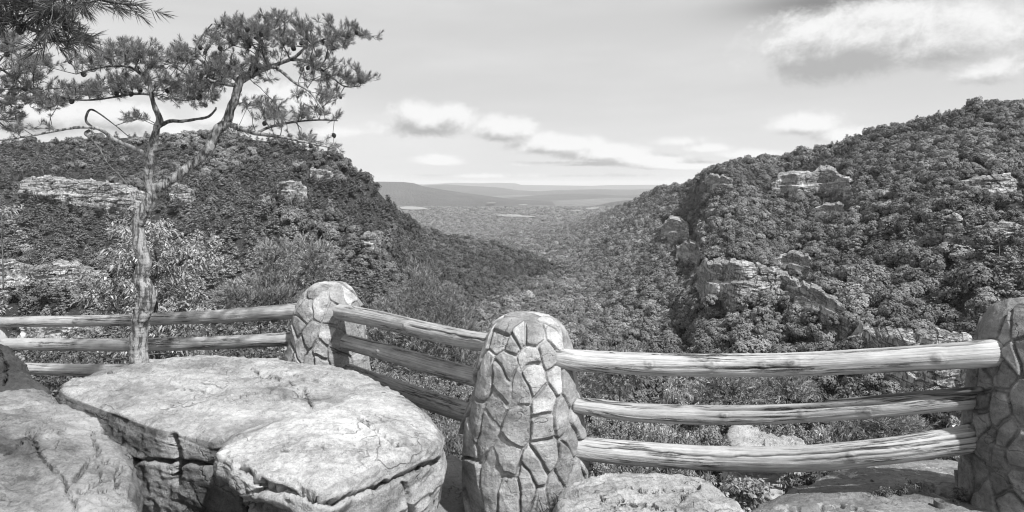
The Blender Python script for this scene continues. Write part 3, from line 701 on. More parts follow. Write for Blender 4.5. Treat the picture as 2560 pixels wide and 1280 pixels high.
# ------------------------------------------------------------------ boulders
def carve(V, N, px, py, cracks, sc=1.0):
    """cut joints into a rock: cracks = (polyline in photo columns/rows, width, depth)"""
    for line, w, dep in cracks:
        L = np.array(line, float); best = np.full(len(px), 1e9)
        wob = 5*vn(np.stack([px/16, py/16, px*0], -1), 9); wob2 = 5*vn(np.stack([px/16, py/16, px*0+5], -1), 9)
        for a, b_ in zip(L[:-1], L[1:]):
            ab = b_-a; t = np.clip(((px-a[0])*ab[0]+(py-a[1])*ab[1])/(ab@ab), 0, 1)
            best = np.minimum(best, np.hypot(px-a[0]-t*ab[0]+wob, py-a[1]-t*ab[1]+wob2))
        V = V-N*(dep*1.7*np.exp(-(best/(w*.75))**2)*sc)[:, None]
    return V
def boulder(name, label, loop, centre, m_, base_z, side=((.02, .02), (.035, .08), (.03, .2), (.0, .4), (-.04, .7), (-.06, 1.0)), cracks=(), amp=.05, strata=.04, crown=.05, seed=1, tone=1.0, side_dark=0.0, flute=.0, NT=460, cat='boulder', topbump=.02, soft=4, under=None):
    rim = np.array([P(*q) for q in loop]); rim = spline(np.vstack([rim, rim[:1]]), NT+1)[:-1]
    k = np.array([.25, .5, .25])
    for _ in range(4): rim = sum(np.roll(rim, s_, 0)*w for s_, w in zip((-1, 0, 1), k))
    c = P(*centre); c[2] = rim[:, 2].mean()+crown if len(centre) < 4 else c[2]
    # fit a plane to the rim so the top can tilt
    A_ = np.c_[rim[:, 0]-c[0], rim[:, 1]-c[1], np.ones(NT)]; co, *_ = np.linalg.lstsq(A_, rim[:, 2], rcond=None)
    rows = []; nr = 150
    for s in np.linspace(0.0, 1, nr)**.8:
        xy = c[:2]+(rim[:, :2]-c[:2])*s
        pl = co[2]+(xy-c[:2])@co[:2]
        z = pl+(rim[:, 2]-(co[2]+(rim[:, :2]-c[:2])@co[:2]))*s**2+crown*(1-s**2.5)
        rows.append(np.c_[xy, z])
    tang = np.roll(rim[:, :2], -1, 0)-np.roll(rim[:, :2], 1, 0); out_ = np.c_[tang[:, 1], -tang[:, 0]]; out_ /= np.linalg.norm(out_, axis=1, keepdims=True)
    if ((rim[:, :2]-c[:2])*out_).sum() < 0: out_ = -out_
    sd_ = np.array(side); H = rim[:, 2]-base_z; ns = 150
    sc_ = np.concatenate([[0], sd_[:, 1]]); so_ = np.concatenate([[0], sd_[:, 0]])
    for t in np.linspace(0, 1, ns)[1:]**1.2:
        off = np.interp(t, sc_/sc_[-1], so_)
        if under:
            rpx = 1280+rim[:, 0]/rim[:, 1]*F; uw = 1-sstep(rpx, under[0], under[1]); off = off*(1-uw)-uw*under[2]*sstep(t, .07, .16)+uw*.01
            off = off[:, None] if np.ndim(off) else off
        xy = rim[:, :2]+out_*off
        z = rim[:, 2]-H*t
        rows.append(np.c_[xy, z])
    V = np.stack(rows); nr_ = len(rows); V = V.reshape(-1, 3)
    # soften the rim
    Vg = V.reshape(nr_, NT, 3)
    w_ = 8 if soft < 20 else 34
    for _ in range(soft): Vg[nr-w_:nr+w_+2] = .5*Vg[nr-w_:nr+w_+2]+.25*(Vg[nr-w_-1:nr+w_+1]+Vg[nr-w_+1:nr+w_+3])
    V = Vg.reshape(-1, 3); Q = grid(nr_, NT, True)
    N = vnorm(V, Q)
    if N[:NT*20, 2].mean() < 0: N = -N; Q = Q[:, ::-1]
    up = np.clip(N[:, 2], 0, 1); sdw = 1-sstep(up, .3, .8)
    V = V+N*(amp*fbm(V*np.array([1.6, 1.6, 1.6])+seed*7.7, 4, seed)*(.35+.65*sdw))[:, None]
    st = fbm(V*np.array([1.3, 1.3, 11])+seed, 4, seed+5, ridge=True); ph = np.round(fbm(V*np.array([.6, .6, 7])+seed*3, 2, seed+2)*3)/3
    V = V+N*((strata*(st*.7+ph*.9))*sdw)[:, None]
    if flute: V = V+N*(flute*fbm(V*np.array([6, 6, .9])+3, 3, seed+8, ridge=True)*sdw)[:, None]
    tb = fbm(V*np.array([5, 9, 5])+seed, 5, seed+9, ridge=True)+.6*np.round(2.5*fbm(V*np.array([2.2, 3.2, 2]), 3, seed+19))/2.5
    V = V+N*(topbump*tb*(1-sdw*.6))[:, None]
    V = V+N*(.007*fbm(V*22, 3, seed+3)+.010*fbm(V*np.array([11, 15, 11]), 4, seed+13, ridge=True))[:, None]
    px = 1280+V[:, 0]/np.maximum(V[:, 1], .3)*F; py = HOR-(V[:, 2]-ZC)/np.maximum(V[:, 1], .3)*F
    N = vnorm(V, Q); V = carve(V, N, px, py, cracks)
    side_blot = sstep(fbm(V*np.array([1.5, 1.5, .8])+11, 5, seed+30)+np.where(sdw > .5, .25, -.6), -.15, .35)  # noise blotches, mostly on steep sides, where the tone is darkened
    tn = tone*(1-side_dark*side_blot)*(1+.14*fbm(V*np.array([3, 5, 14]), 4, 77))
    cen = np.array([c[0], c[1], base_z])
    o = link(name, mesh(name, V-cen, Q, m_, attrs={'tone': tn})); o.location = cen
    return tag(o, label, cat)

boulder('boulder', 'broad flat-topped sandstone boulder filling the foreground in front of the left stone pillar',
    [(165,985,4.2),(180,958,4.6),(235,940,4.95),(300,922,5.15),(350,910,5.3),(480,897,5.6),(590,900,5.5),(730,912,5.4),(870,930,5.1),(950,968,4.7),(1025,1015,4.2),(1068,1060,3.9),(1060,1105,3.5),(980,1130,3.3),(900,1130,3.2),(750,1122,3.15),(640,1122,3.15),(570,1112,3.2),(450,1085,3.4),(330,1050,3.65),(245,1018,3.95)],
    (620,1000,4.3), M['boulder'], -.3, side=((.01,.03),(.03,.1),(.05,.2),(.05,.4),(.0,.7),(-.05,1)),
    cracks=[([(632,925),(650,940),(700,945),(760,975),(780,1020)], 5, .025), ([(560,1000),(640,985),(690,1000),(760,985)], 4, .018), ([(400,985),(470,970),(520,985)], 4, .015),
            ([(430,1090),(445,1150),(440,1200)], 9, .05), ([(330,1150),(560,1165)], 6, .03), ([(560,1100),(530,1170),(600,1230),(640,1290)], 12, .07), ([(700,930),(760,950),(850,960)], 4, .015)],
    seed=3, tone=.9, side_dark=.55, flute=.012, amp=.05, strata=.012, topbump=.03)
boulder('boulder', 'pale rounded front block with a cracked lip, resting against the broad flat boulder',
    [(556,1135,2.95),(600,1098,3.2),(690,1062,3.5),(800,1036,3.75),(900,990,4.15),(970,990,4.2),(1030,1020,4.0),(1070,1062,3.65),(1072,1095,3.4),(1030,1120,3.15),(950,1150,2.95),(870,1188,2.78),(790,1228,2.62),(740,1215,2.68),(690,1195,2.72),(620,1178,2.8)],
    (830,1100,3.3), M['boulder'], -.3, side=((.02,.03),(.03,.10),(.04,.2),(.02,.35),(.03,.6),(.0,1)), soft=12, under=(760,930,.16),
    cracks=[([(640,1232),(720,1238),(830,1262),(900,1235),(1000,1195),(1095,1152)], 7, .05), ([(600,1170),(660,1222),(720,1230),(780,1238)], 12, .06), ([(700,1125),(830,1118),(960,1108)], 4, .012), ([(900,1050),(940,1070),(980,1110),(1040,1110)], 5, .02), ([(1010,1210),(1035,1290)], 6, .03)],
    seed=8, tone=1.12, side_dark=.35, amp=.06, strata=.03, crown=.07, topbump=.014)
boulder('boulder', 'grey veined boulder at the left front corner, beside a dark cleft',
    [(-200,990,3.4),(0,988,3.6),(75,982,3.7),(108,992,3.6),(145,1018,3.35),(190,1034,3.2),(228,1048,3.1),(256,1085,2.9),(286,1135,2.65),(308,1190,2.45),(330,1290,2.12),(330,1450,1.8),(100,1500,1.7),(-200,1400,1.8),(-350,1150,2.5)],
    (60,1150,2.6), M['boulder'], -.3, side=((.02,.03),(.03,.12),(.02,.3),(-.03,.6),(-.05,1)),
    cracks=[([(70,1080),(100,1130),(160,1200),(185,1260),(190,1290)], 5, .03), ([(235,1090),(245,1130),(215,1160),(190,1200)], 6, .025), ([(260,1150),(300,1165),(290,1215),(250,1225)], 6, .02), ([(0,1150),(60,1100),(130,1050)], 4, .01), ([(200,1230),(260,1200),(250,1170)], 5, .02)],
    seed=13, tone=.66, side_dark=.3, amp=.09, strata=.03, crown=.06, topbump=.03)
boulder('boulder', 'low pale lumpy rock right of the middle pillar at the bottom edge',
    [(1412,1268,3.0),(1425,1235,3.25),(1455,1212,3.4),(1530,1196,3.6),(1620,1192,3.75),(1705,1198,3.7),(1765,1212,3.5),(1800,1236,3.3),(1850,1300,2.85),(1800,1420,2.35),(1600,1440,2.2),(1450,1420,2.3)],
    (1620,1290,2.9), M['boulder'], -.3, cracks=[([(1560,1215),(1640,1230),(1720,1222)], 5, .02), ([(1500,1250),(1600,1262),(1690,1275)], 5, .02), ([(1700,1255),(1722,1225),(1745,1215)], 6, .025)],
    seed=21, tone=.92, amp=.06, crown=.05, topbump=.035)
boulder('boulder', 'sloping dark slab spotted with pale lichen under the right pillar',
    [(1850,1330,2.75),(1878,1278,3.1),(1945,1248,3.4),(2060,1200,3.8),(2150,1172,4.1),(2230,1160,4.3),(2320,1158,4.4),(2440,1164,4.4),(2700,1190,4.2),(2950,1300,3.3),(2700,1500,2.5),(2300,1500,2.35),(2000,1440,2.45)],
    (2350,1300,3.1), M['lichen_rock'], -.3, cracks=[([(1960,1280),(2100,1262),(2200,1290)], 6, .02), ([(2250,1230),(2330,1222),(2400,1240)], 7, .02)],
    seed=29, tone=.8, amp=.07, crown=.08, topbump=.012)
boulder('boulder', 'dark leaning rock wedge with lichen at the left edge below the rails',
    [(-120,850,4.6),(-30,868,4.7),(12,873,4.7),(38,905,4.55),(62,945,4.4),(88,985,4.2),(60,1010,4.0),(-60,1020,3.9),(-160,960,4.2)],
    (-30,940,4.4), M['lichen_rock'], -.1, seed=33, tone=.24, amp=.10, crown=.05, NT=300, topbump=.04, cracks=[([(0,880),(20,920),(10,960)], 5, .03)])
boulder('boulder', 'small pale rock ledge among the bushes behind the two lower rails on the right',
    [(1835,1085,8.6),(1850,1066,9.2),(1880,1068,9.2),(1896,1090,9.0),(1940,1100,9.0),(1990,1104,9.2),(2005,1122,9.0),(1985,1140,8.2),(1900,1135,8.2),(1850,1120,8.2)],
    (1910,1108,8.8), M['pale_rock'], -4.5, seed=41, amp=.26, strata=.1, crown=.0, NT=260, topbump=.12, tone=.9)

# ------------------------------------------------------------------ stone pillars
def pillar(label, cpx, d, base_z, prof, seeds, seed, tone=1.0, joint=.022, nrand=60):
    """prof: (row, half width in photo columns) from the top down"""
    prof = np.array(prof, float)
    z = ZC+(HOR-prof[:, 0])/F*d; r = prof[:, 1]/F*d
    zt = z[0]+.015
    NZ, NT = 330, 460
    zz = np.concatenate([[zt], z, [base_z]]); rr = np.concatenate([[0.0], r, [r[-1]]])
    arc = np.concatenate([[0], np.cumsum(np.hypot(np.diff(zz), np.diff(rr)))])
    s = np.linspace(0, arc[-1], NZ); zr = np.interp(s, arc, zz); rd = np.interp(s, arc, rr)
    kk = np.ones(9)/9; rd[4:-4] = np.convolve(rd, kk, 'valid'); rd[0] = .003
    th = np.linspace(0, 2*math.pi, NT, endpoint=False)
    TH, R_ = np.meshgrid(th, rd); Z_ = np.repeat(zr[:, None], NT, 1)
    cx = d*(cpx-1280)/F
    V = np.stack([R_*np.sin(TH), -R_*np.cos(TH), Z_], -1).reshape(-1, 3)
    S = []
    for (a, b_) in seeds:
        dl = np.linspace(d-.6, d+.3, 900); X_ = (a-1280)/F*dl-cx; Y_ = dl-d; Z2 = ZC+(HOR-b_)/F*dl
        gap = np.hypot(X_, Y_)-np.interp(-Z2, -zr, rd); hit = np.where(gap <= 0)[0]; q = hit[0] if len(hit) else int(np.argmin(gap))
        S.append((X_[q], Y_[q], Z2[q]))
    view = np.array([-cx, -d]); view /= np.hypot(*view)
    rg = np.random.default_rng(seed); S = [np.array(q) for q in S]
    tries = 0
    while tries < 1500:
        tries += 1
        i = rg.integers(12, NZ); t = rg.uniform(0, 2*math.pi); q = np.array([rd[i]*math.sin(t), -rd[i]*math.cos(t), zr[i]])
        vis = (q[:2]@view) > rd[i]*.22 and q[2] > (ZC-(1240-HOR)/F*d) and len(seeds) > 0
        if vis: continue
        if min(np.linalg.norm((q-w)*np.array([1, 1, .62])) for w in S) > .15: S.append(q)
    S[0] = np.array([0.0, -.02, zt]); S = np.array([q for k, q in enumerate(S) if k == 0 or np.linalg.norm(q-S[0]) > .11]); an = np.array([1, 1, .58])
    wv = np.stack([vn(V*6+k*9, seed+k) for k in range(3)], -1)*.030+np.stack([vn(V*17+k*9, seed+k+5) for k in range(3)], -1)*.010
    Q_ = (V+wv)*an; D = np.full((len(V), 2), 1e9); I = np.zeros((len(V), 2), int)
    for k, sdv in enumerate(S*an):
        dd_ = ((Q_-sdv)**2).sum(1)
        c1 = dd_ < D[:, 0]; c2 = (~c1) & (dd_ < D[:, 1])
        D[c1, 1] = D[c1, 0]; I[c1, 1] = I[c1, 0]; D[c1, 0] = dd_[c1]; I[c1, 0] = k
        D[c2, 1] = dd_[c2]; I[c2, 1] = k
    sep = np.linalg.norm((S*an)[I[:, 0]]-(S*an)[I[:, 1]], axis=1)
    e = (D[:, 1]-D[:, 0])/(2*np.maximum(sep, 1e-6))
    st = sstep(e, joint*.35, joint*.85)
    Nn = np.stack([V[:, 0], V[:, 1], V[:, 2]*0], -1); Q = grid(NZ, NT, True); Nn = vnorm(V, Q)
    if (Nn[:, :2]*V[:, :2]).sum() < 0: Nn = -Nn; Q = Q[:, ::-1]
    out_ = rg.uniform(-.004, .012, len(S))[I[:, 0]]; tl = rg.normal(0, .07, (len(S), 3))[I[:, 0]]
    h = st*(.010+out_+((V-S[I[:, 0]])*tl).sum(1)*.9+.011*fbm(V*np.array([9, 9, 5])+I[:, 0][:, None]*3.1, 5, seed, ridge=True))+(1-st)*(.003+.005*fbm(V*30, 3, 4))
    h = h-.005*np.clip((zt-V[:, 2])/.12, 0, 1)*np.exp(-((e-joint*.45)/(joint*.22))**2)*(.6+.5*vn(V*6, 3))                 # hairline gap beside the mortar
    # small chisel facets
    h += st*.005*np.round(2*fbm(V*np.array([6, 6, 4])+I[:, 0][:, None], 3, seed+8))/2
    h -= .03*np.clip(1-(zt-V[:, 2])/.05, 0, 1)*st
    Vd = V+Nn*h[:, None]
    tn = tone*np.where(st > .5, rg.uniform(.62, 1.15, len(S))[I[:, 0]], .85)*(1+.35*(fbm(V*np.array([14, 14, 8])+I[:, 0][:, None]*2.3, 5, 31)))*(1-.0*st)
    tn = tn*(1-.5*np.exp(-((e-joint*.45)/(joint*.25))**2)*(.6+.5*vn(V*6, 3)))
    o = link('stone_pillar', mesh('stone_pillar', Vd-np.array([0, 0, base_z]), Q, M['pillar'], attrs={'tone': tn})); o.location = (cx, d, base_z)
    return tag(o, label, 'stone pillar')
def zs(l, x0, y0, k): return [(x0+a/k, y0+b_/k) for a, b_ in l]
S2 = zs([(1350,368),(1275,392),(1470,415),(1510,440),(1238,440),(1305,480),(1385,445),(1458,460),(1455,525),(1268,612),(1395,655),(1490,650),(1543,690),(1583,650),(1155,640),(1235,690),(1295,690),(1205,780),(1295,880),(1428,768),(1430,880),(1520,830),(1582,850),(1118,868),(1163,912),(1085,780),(1095,950),(1552,945),(1435,1001),(1268,1022),(1205,1120),(1398,1082),(1527,1045),(1345,1170),(1405,1215),(1270,1190),(1095,1110),(1480,1170),(1595,1010),(1575,1090),(1330,460),(1375,560)], 600, 600, 1.882)
S1 = zs([(430,212),(352,238),(380,305),(460,265),(522,272),(548,320),(300,345),(340,445),(420,440),(283,400),(510,405),(477,490),(258,470),(250,520),(300,532),(387,532),(272,577),(325,582),(380,580),(462,570),(575,440),(565,560),(605,520),(560,490),(300,280),(430,350)], 600, 600, 1.882)
S3 = zs([(740,150),(640,240),(700,275),(770,250),(610,440),(672,540),(735,430),(792,420),(560,560),(528,525),(650,700),(560,745),(775,650),(600,870),(690,870),(685,970),(555,1050),(480,1050),(480,760),(680,1150),(760,960),(720,1260),(775,1120),(560,660),(490,900),(600,1200)], 2200, 700, 2.206)
pillar('large round-topped stone pillar in the middle, with a small gap between its stones', 1315, 3.9, -.25,
    [(787,18),(795,52),(812,78),(835,92),(870,104),(905,113),(950,124),(1000,134),(1060,142),(1120,147),(1180,149),(1230,146),(1290,140)], S2, 5, joint=.010)
pillar('smaller dome-topped stone pillar standing behind the broad boulder, left of centre', 822, 6.0, -.35,
    [(706,16),(712,36),(725,52),(745,66),(770,77),(800,84),(840,89),(880,93),(940,96),(1010,98)], S1, 6, tone=.95, joint=.014)
pillar('dark weathered stone pillar cut off by the right edge of the view', 2620, 3.2, -.2,
    [(748,18),(753,44),(762,70),(786,101),(834,126),(880,138),(950,152),(1020,161),(1100,168),(1200,173),(1300,176)], S3, 9, tone=.66, joint=.011)

# ------------------------------------------------------------------ log rails
def log(label, pts, seed, groove=None, knots=(), parent=None, name='log_rail', tone=1.0, split=False, sides=72):
    raw = np.array([(*P(a, b_, d), r/F*d) for a, b_, d, r in pts])
    n = 420; c = spline(raw, n); p = c[:, :3]; r = c[:, 3]
    t = np.gradient(p, axis=0); t /= np.linalg.norm(t, axis=1, keepdims=True)
    a = np.cross(t, (0, 0, 1)); a /= np.linalg.norm(a, axis=1, keepdims=True); b_ = np.cross(a, t)
    th = np.linspace(0, 2*math.pi, sides, endpoint=False)      # 0 = towards -a, pi/2 = up
    ln = np.concatenate([[0], np.cumsum(np.linalg.norm(np.diff(p, axis=0), axis=1))])
    if a[0, 1] > 0: a = -a                                       # a points to the camera side
    LN, TH = np.meshgrid(ln, th, indexing='ij'); R_ = np.repeat(r[:, None], sides, 1)
    q = np.stack([LN.ravel()*1.0, np.cos(TH).ravel()*.8, np.sin(TH).ravel()*.8+seed*5.0], -1)
    dr = .07*fbm(q*np.array([1.3, 1, 1]), 3, seed)+.05*fbm(q*np.array([3.0, 9, 9]), 3, seed+2, ridge=True)
    R2 = R_.ravel()*(1+dr); tn = np.full(R2.shape, tone)
    if groove:
        for (gt0, gd, gw, s0, s1) in groove:                     # angle, depth (fraction), width, start, end (fraction of length)
            s = LN.ravel()/ln[-1]; wob = .18*vn(np.stack([LN.ravel()*2.2, s*0, s*0+seed], -1), 3)+.06*vn(np.stack([LN.ravel()*14, s*0, s*0+seed], -1), 4)
            dth = (TH.ravel()-gt0-wob+math.pi) % (2*math.pi)-math.pi
            env = sstep(s, s0, s0+.05)*(1-sstep(s, s1-.05, s1))*sstep(fbm(np.stack([LN.ravel()*2.0, s*0, s*0+seed*2], -1), 3, 8), -.6, .0)
            m_ = np.exp(-(dth/gw)**4)*env
            R2 = R2*(1-gd*m_); tn = tn*(1-.85*m_)
    for (ks, ka, kr) in knots:
        s = LN.ravel()/ln[-1]; dth = (TH.ravel()-ka+math.pi) % (2*math.pi)-math.pi
        dist = np.hypot((s-ks)*ln[-1], dth*R_.ravel())/kr
        dist = dist+.35*vn(np.stack([LN.ravel()*30, TH.ravel()*4, s*0], -1), 7); R2 = R2+.010*np.exp(-(dist/.9)**2); tn = tn*(1-.22*np.exp(-((dist-.8)/.25)**2))*(1-.45*np.exp(-(dist/.22)**2))
    V = p[:, None]+(a[:, None]*np.cos(TH)[..., None]+b_[:, None]*np.sin(TH)[..., None])*R2.reshape(n, sides)[..., None]
    e0 = p[0]+(V[0]-p[0])*.8-t[0]*.012; e1 = p[-1]+(V[-1]-p[-1])*.8+t[-1]*.012
    e00 = np.repeat((p[0]-t[0]*.012)[None], sides, 0)+(V[0]-p[0])*.01; e11 = np.repeat((p[-1]+t[-1]*.012)[None], sides, 0)+(V[-1]-p[-1])*.01
    V = np.concatenate([e00[None], e0[None], V, e1[None], e11[None]]); ln2 = np.concatenate([[0, 0], ln, [ln[-1]]*2]); r2 = np.concatenate([r[:1]]*2+[r]+[r[-1:]]*2)
    uv = np.stack([np.repeat(ln2[:, None], sides, 1), (np.minimum(th, 2*math.pi)[None]*r2[:, None])], -1).reshape(-1, 2)
    tn = np.concatenate([np.full(sides*2, tone*.7), tn, np.full(sides*2, tone*.7)])
    cen = p[n//2] if parent is None else np.array(parent.location)
    Q = grid(n+4, sides, True)
    o = link(name, mesh(name, V.reshape(-1, 3)-cen, Q, M['log'], attrs={'tone': tn}, uv=uv), parent); 
    if parent is None: o.location = cen; tag(o, label, 'log rail', 'log rails of the overlook fence')
    return o
U = math.pi/2
log('top log rail of the left fence section, behind the pine trunk', [(-160,806,7.0,12.0),(0,805,6.9,12.5),(200,803,6.7,13.5),(350,799,6.5,14),(550,791,6.25,16),(700,780,6.05,18),(770,774,6.0,18.5)], 1, knots=[(.4, .3, .03)])
log('middle log rail of the left fence section, passing behind the pine trunk', [(12,860,6.85,14),(200,862,6.65,15),(350,862,6.5,15.5),(550,857,6.25,16),(700,849,6.05,16.5),(760,845,6.0,16.5)], 2, knots=[(.15, .4, .03), (.5, .2, .03)])
log('bottom log rail of the left fence section, mostly hidden by the broad boulder', [(40,920,6.85,14),(200,925,6.65,14),(350,922,6.5,13.5),(550,914,6.25,12.5),(700,907,6.05,12),(760,905,6.0,12)], 3)
log('top log rail of the middle fence section, split along its upper side', [(850,780,5.66,19),(950,799,5.2,20),(1050,823,4.75,21),(1150,845,4.3,22),(1245,861,3.95,22)], 4, groove=[(U*.92, .34, .16, .08, .62), (U*.35, .08, .1, .5, 1)], knots=[(.5, .3, .03)])
log('middle log rail between the left and middle pillars', [(866,855,5.62,18),(950,877,5.2,19.5),(1050,905,4.75,21),(1150,933,4.3,22),(1225,952,3.95,22.5)], 5, groove=[(U*1.0, .12, .12, .0, .5)], knots=[(.3, .2, .03)], tone=.92)
log('lowest log rail between the left and middle pillars, dipping behind the front block', [(870,928,5.6,18),(950,957,5.2,19.5),(1050,993,4.75,22),(1130,1020,4.35,23.5),(1215,1046,3.95,24)], 6, groove=[(U*.3, .1, .1, .3, .9)], tone=.85)
log('top log rail right of the middle pillar, pale with a ragged split on top', [(1385,893,3.72,23),(1450,901,3.75,25),(1600,909,3.75,27),(1800,913,3.68,27.5),(2000,911,3.55,27.5),(2200,901,3.38,29),(2400,889,3.22,31),(2488,882,3.2,32),(2560,878,3.3,32)], 7, groove=[(U*.98, .38, .22, .04, .9), (U*.02, .10, .08, .35, .6)], knots=[(.22, .25, .035), (.36, .35, .04), (.53, .45, .045), (.47, .3, .03), (.80, .1, .035)], tone=1.15)
midr = log('rotted splintered log rail, middle of the three to the right', [(1432,1013,3.72,17),(1500,1020,3.75,21),(1600,1031,3.75,22),(1800,1038,3.68,22.5),(2000,1033,3.55,22),(2200,1020,3.38,22),(2350,1006,3.3,22),(2440,998,3.3,22),(2500,993,3.35,22)], 8, groove=[(U*.82, .55, .34, .0, .98), (U*.1, .12, .12, .1, .55)], knots=[(.38, .2, .03), (.56, .35, .035), (.7, 0, .03)], tone=.95)
log('', [(2070,1003,3.62,3),(2150,997,3.55,4.5),(2250,989,3.42,6),(2350,981,3.28,7.5),(2450,974,3.2,8)], 9, parent=midr, name='splinter', tone=.40, groove=[(U*.4, .3, .4, 0, 1)], sides=24)
log('lowest and thickest log rail right of the middle pillar', [(1425,1118,3.72,24),(1500,1126,3.75,27),(1650,1138,3.75,28),(1800,1146,3.68,28.5),(2000,1147,3.5,29.5),(2200,1130,3.32,30),(2350,1109,3.28,31),(2430,1096,3.28,32),(2500,1085,3.35,32)], 10, groove=[(U*.45, .10, .07, .0, .95), (U*.15, .05, .06, .5, 1)], knots=[(.25, .5, .03), (.66, .4, .03)], tone=1.08)
o = log('grey end post of the fence at the far left edge, behind the leaning rock', [(12,960,6.9,15),(10,905,6.9,14),(6,850,6.9,13),(2,818,6.92,12)], 12, name='fence_post')
tag(o, 'grey weathered end post of the fence at the left edge, behind the leaning rock', 'fence post'); del o['group']

# ------------------------------------------------------------------ steel pipe stubs drilled into the rocks
def stub(label, px, py, d, r, h, tilt=0.0):
    c = P(px, py, d); n = 24; th = np.linspace(0, 2*math.pi, n, endpoint=False); rows = []
    for rad, z in ((r, -.08), (r, h), (r*.96, h+.002), (r*.82, h+.002), (r*.80, h*.2), (0.001, h*.2)):
        rows.append(np.stack([rad*np.cos(th), rad*np.sin(th), np.full(n, z)], -1))
    V = np.stack(rows).reshape(-1, 3)
    o = link('pipe_stub', mesh('pipe_stub', V, grid(6, n, True), M['steel'])); o.location = c; o.rotation_euler = (tilt, tilt*.5, 0)
    tag(o, label, 'pipe stub')
stub('short dark pipe stub on the left end of the broad boulder near the pine', 275, 943, 4.75, .020, .040)
stub('short dark pipe stub on the rear right of the pale front block', 958, 998, 4.28, .018, .045, .08)
stub('open dark pipe stub standing in the lichen slab below the right pillar', 2348, 1266, 3.15, .026, .03, .05)
stub('thin dark pipe stub farther left on the lichen slab', 2180, 1216, 3.6, .009, .035)

# ------------------------------------------------------------------ plants: branching grown towards given foliage masses
def grow(nodes0, tips, seg, seed, path_w=.35, sag=0.0, wob=.03):
    """nodes0: list of (xyz, parent index, cost); tips joined one by one to the cheapest node; returns nodes, parents"""
    rg = np.random.default_rng(seed)
    X = np.zeros((len(nodes0)+len(tips)*14+10, 3)); par = np.full(len(X), -1); cost = np.zeros(len(X)); n = len(nodes0)
    for i, (x, p_, c) in enumerate(nodes0): X[i] = x; par[i] = p_; cost[i] = c
    root = X[0]; order = np.argsort([min(np.linalg.norm(X[:n]-t, axis=1)) for t in tips]); ends = []
    for k in order:
        t = tips[k]; dv = t-X[:n]; dist = np.linalg.norm(dv, axis=1)
        j = int(np.argmin(dist+path_w*cost[:n])); L = dist[j]
        m_ = int(min(12, max(1, round(L/seg)))); prev = j; a = X[j]
        if n+m_ >= len(X): break
        bow = rg.normal(0, wob*L, 3)+np.array([0, 0, sag*L])
        for q in range(1, m_+1):
            f = q/m_; X[n] = a+(t-a)*f+bow*4*f*(1-f)*(.6 if q < m_ else 0)+(rg.normal(0, wob*seg, 3) if q < m_ else 0)
            par[n] = prev; cost[n] = cost[prev]+L/m_; prev = n; n += 1
        ends.append(prev)
    return X[:n], par[:n], ends
def skeleton_tubes(X, par, r_tip, expo=2.3, n0=0, rmax=1e9, sides=5):
    n = len(X); w = np.zeros(n); ch = np.bincount(par[par >= 0], minlength=n)
    acc = np.zeros(n)
    for i in range(n-1, -1, -1):
        w[i] = max(acc[i], r_tip**expo)
        if par[i] >= 0: acc[par[i]] += w[i]
    r = np.minimum(w**(1/expo), rmax)
    a = X[par[1:]] if False else None
    ids = np.array([i for i in range(n) if par[i] >= 0 and i >= n0])
    A_ = X[par[ids]]; B_ = X[ids]; ra = np.minimum(r[par[ids]], r[ids]*1.6); rb = r[ids]
    d = B_-A_; L = np.linalg.norm(d, axis=1, keepdims=True); d = d/np.maximum(L, 1e-9); B_ = B_+d*rb[:, None]*.5
    up = np.where(np.abs(d[:, 2:3]) < .9, np.array([[0, 0, 1.0]]), np.array([[1.0, 0, 0]])); u = np.cross(d, up); u /= np.linalg.norm(u, axis=1, keepdims=True); v = np.cross(d, u)
    th = np.linspace(0, 2*math.pi, sides, endpoint=False); cs = (u[:, None]*np.cos(th)[None, :, None]+v[:, None]*np.sin(th)[None, :, None])
    V = np.concatenate([A_[:, None]+cs*ra[:, None, None], B_[:, None]+cs*rb[:, None, None]], 1).reshape(-1, 3)
    k = np.arange(sides); q = np.stack([k, (k+1) % sides, (k+1) % sides+sides, k+sides], -1)
    Q = (q[None]+(np.arange(len(ids))*2*sides)[:, None, None]).reshape(-1, 4)
    return V, Q, r
def needle_tufts(P0, D, rg, n=38, length=.05, width=.0022, shoot=.07, spread=.75):
    """bottle-brush shoots: P0 base points, D unit directions"""
    m_ = len(P0); t = rg.uniform(0, 1, (m_, n)); a = rg.normal(size=(m_, n, 3))
    Dn = D[:, None]; rad = a-(a*Dn).sum(-1, keepdims=True)*Dn; rad /= np.linalg.norm(rad, axis=-1, keepdims=True)
    sp = spread*(1.15-t)[..., None]*rg.uniform(.7, 1.2, (m_, n, 1))
    dr = Dn*(.75+.35*t[..., None])+rad*sp; dr /= np.linalg.norm(dr, axis=-1, keepdims=True)
    b0 = P0[:, None]+Dn*(t*shoot)[..., None]; L = (length*rg.uniform(.7, 1.15, (m_, n)))[..., None]
    sdv = np.cross(dr, rg.normal(size=(m_, n, 3))); sdv /= np.linalg.norm(sdv, axis=-1, keepdims=True)
    tip = b0+dr*L; tip[..., 2] += rg.uniform(-.08, .08, (m_, n))*length
    V = np.stack([b0-sdv*width*.5, b0+sdv*width*.5, b0+dr*L*.6+sdv*width*.5, tip, b0+dr*L*.6-sdv*width*.5], 2).reshape(-1, 3)
    k = np.arange(m_*n)*5
    Q = np.stack([k, k+1, k+2, k+4], -1); T = np.stack([k+4, k+2, k+3], -1)
    return V, Q, T
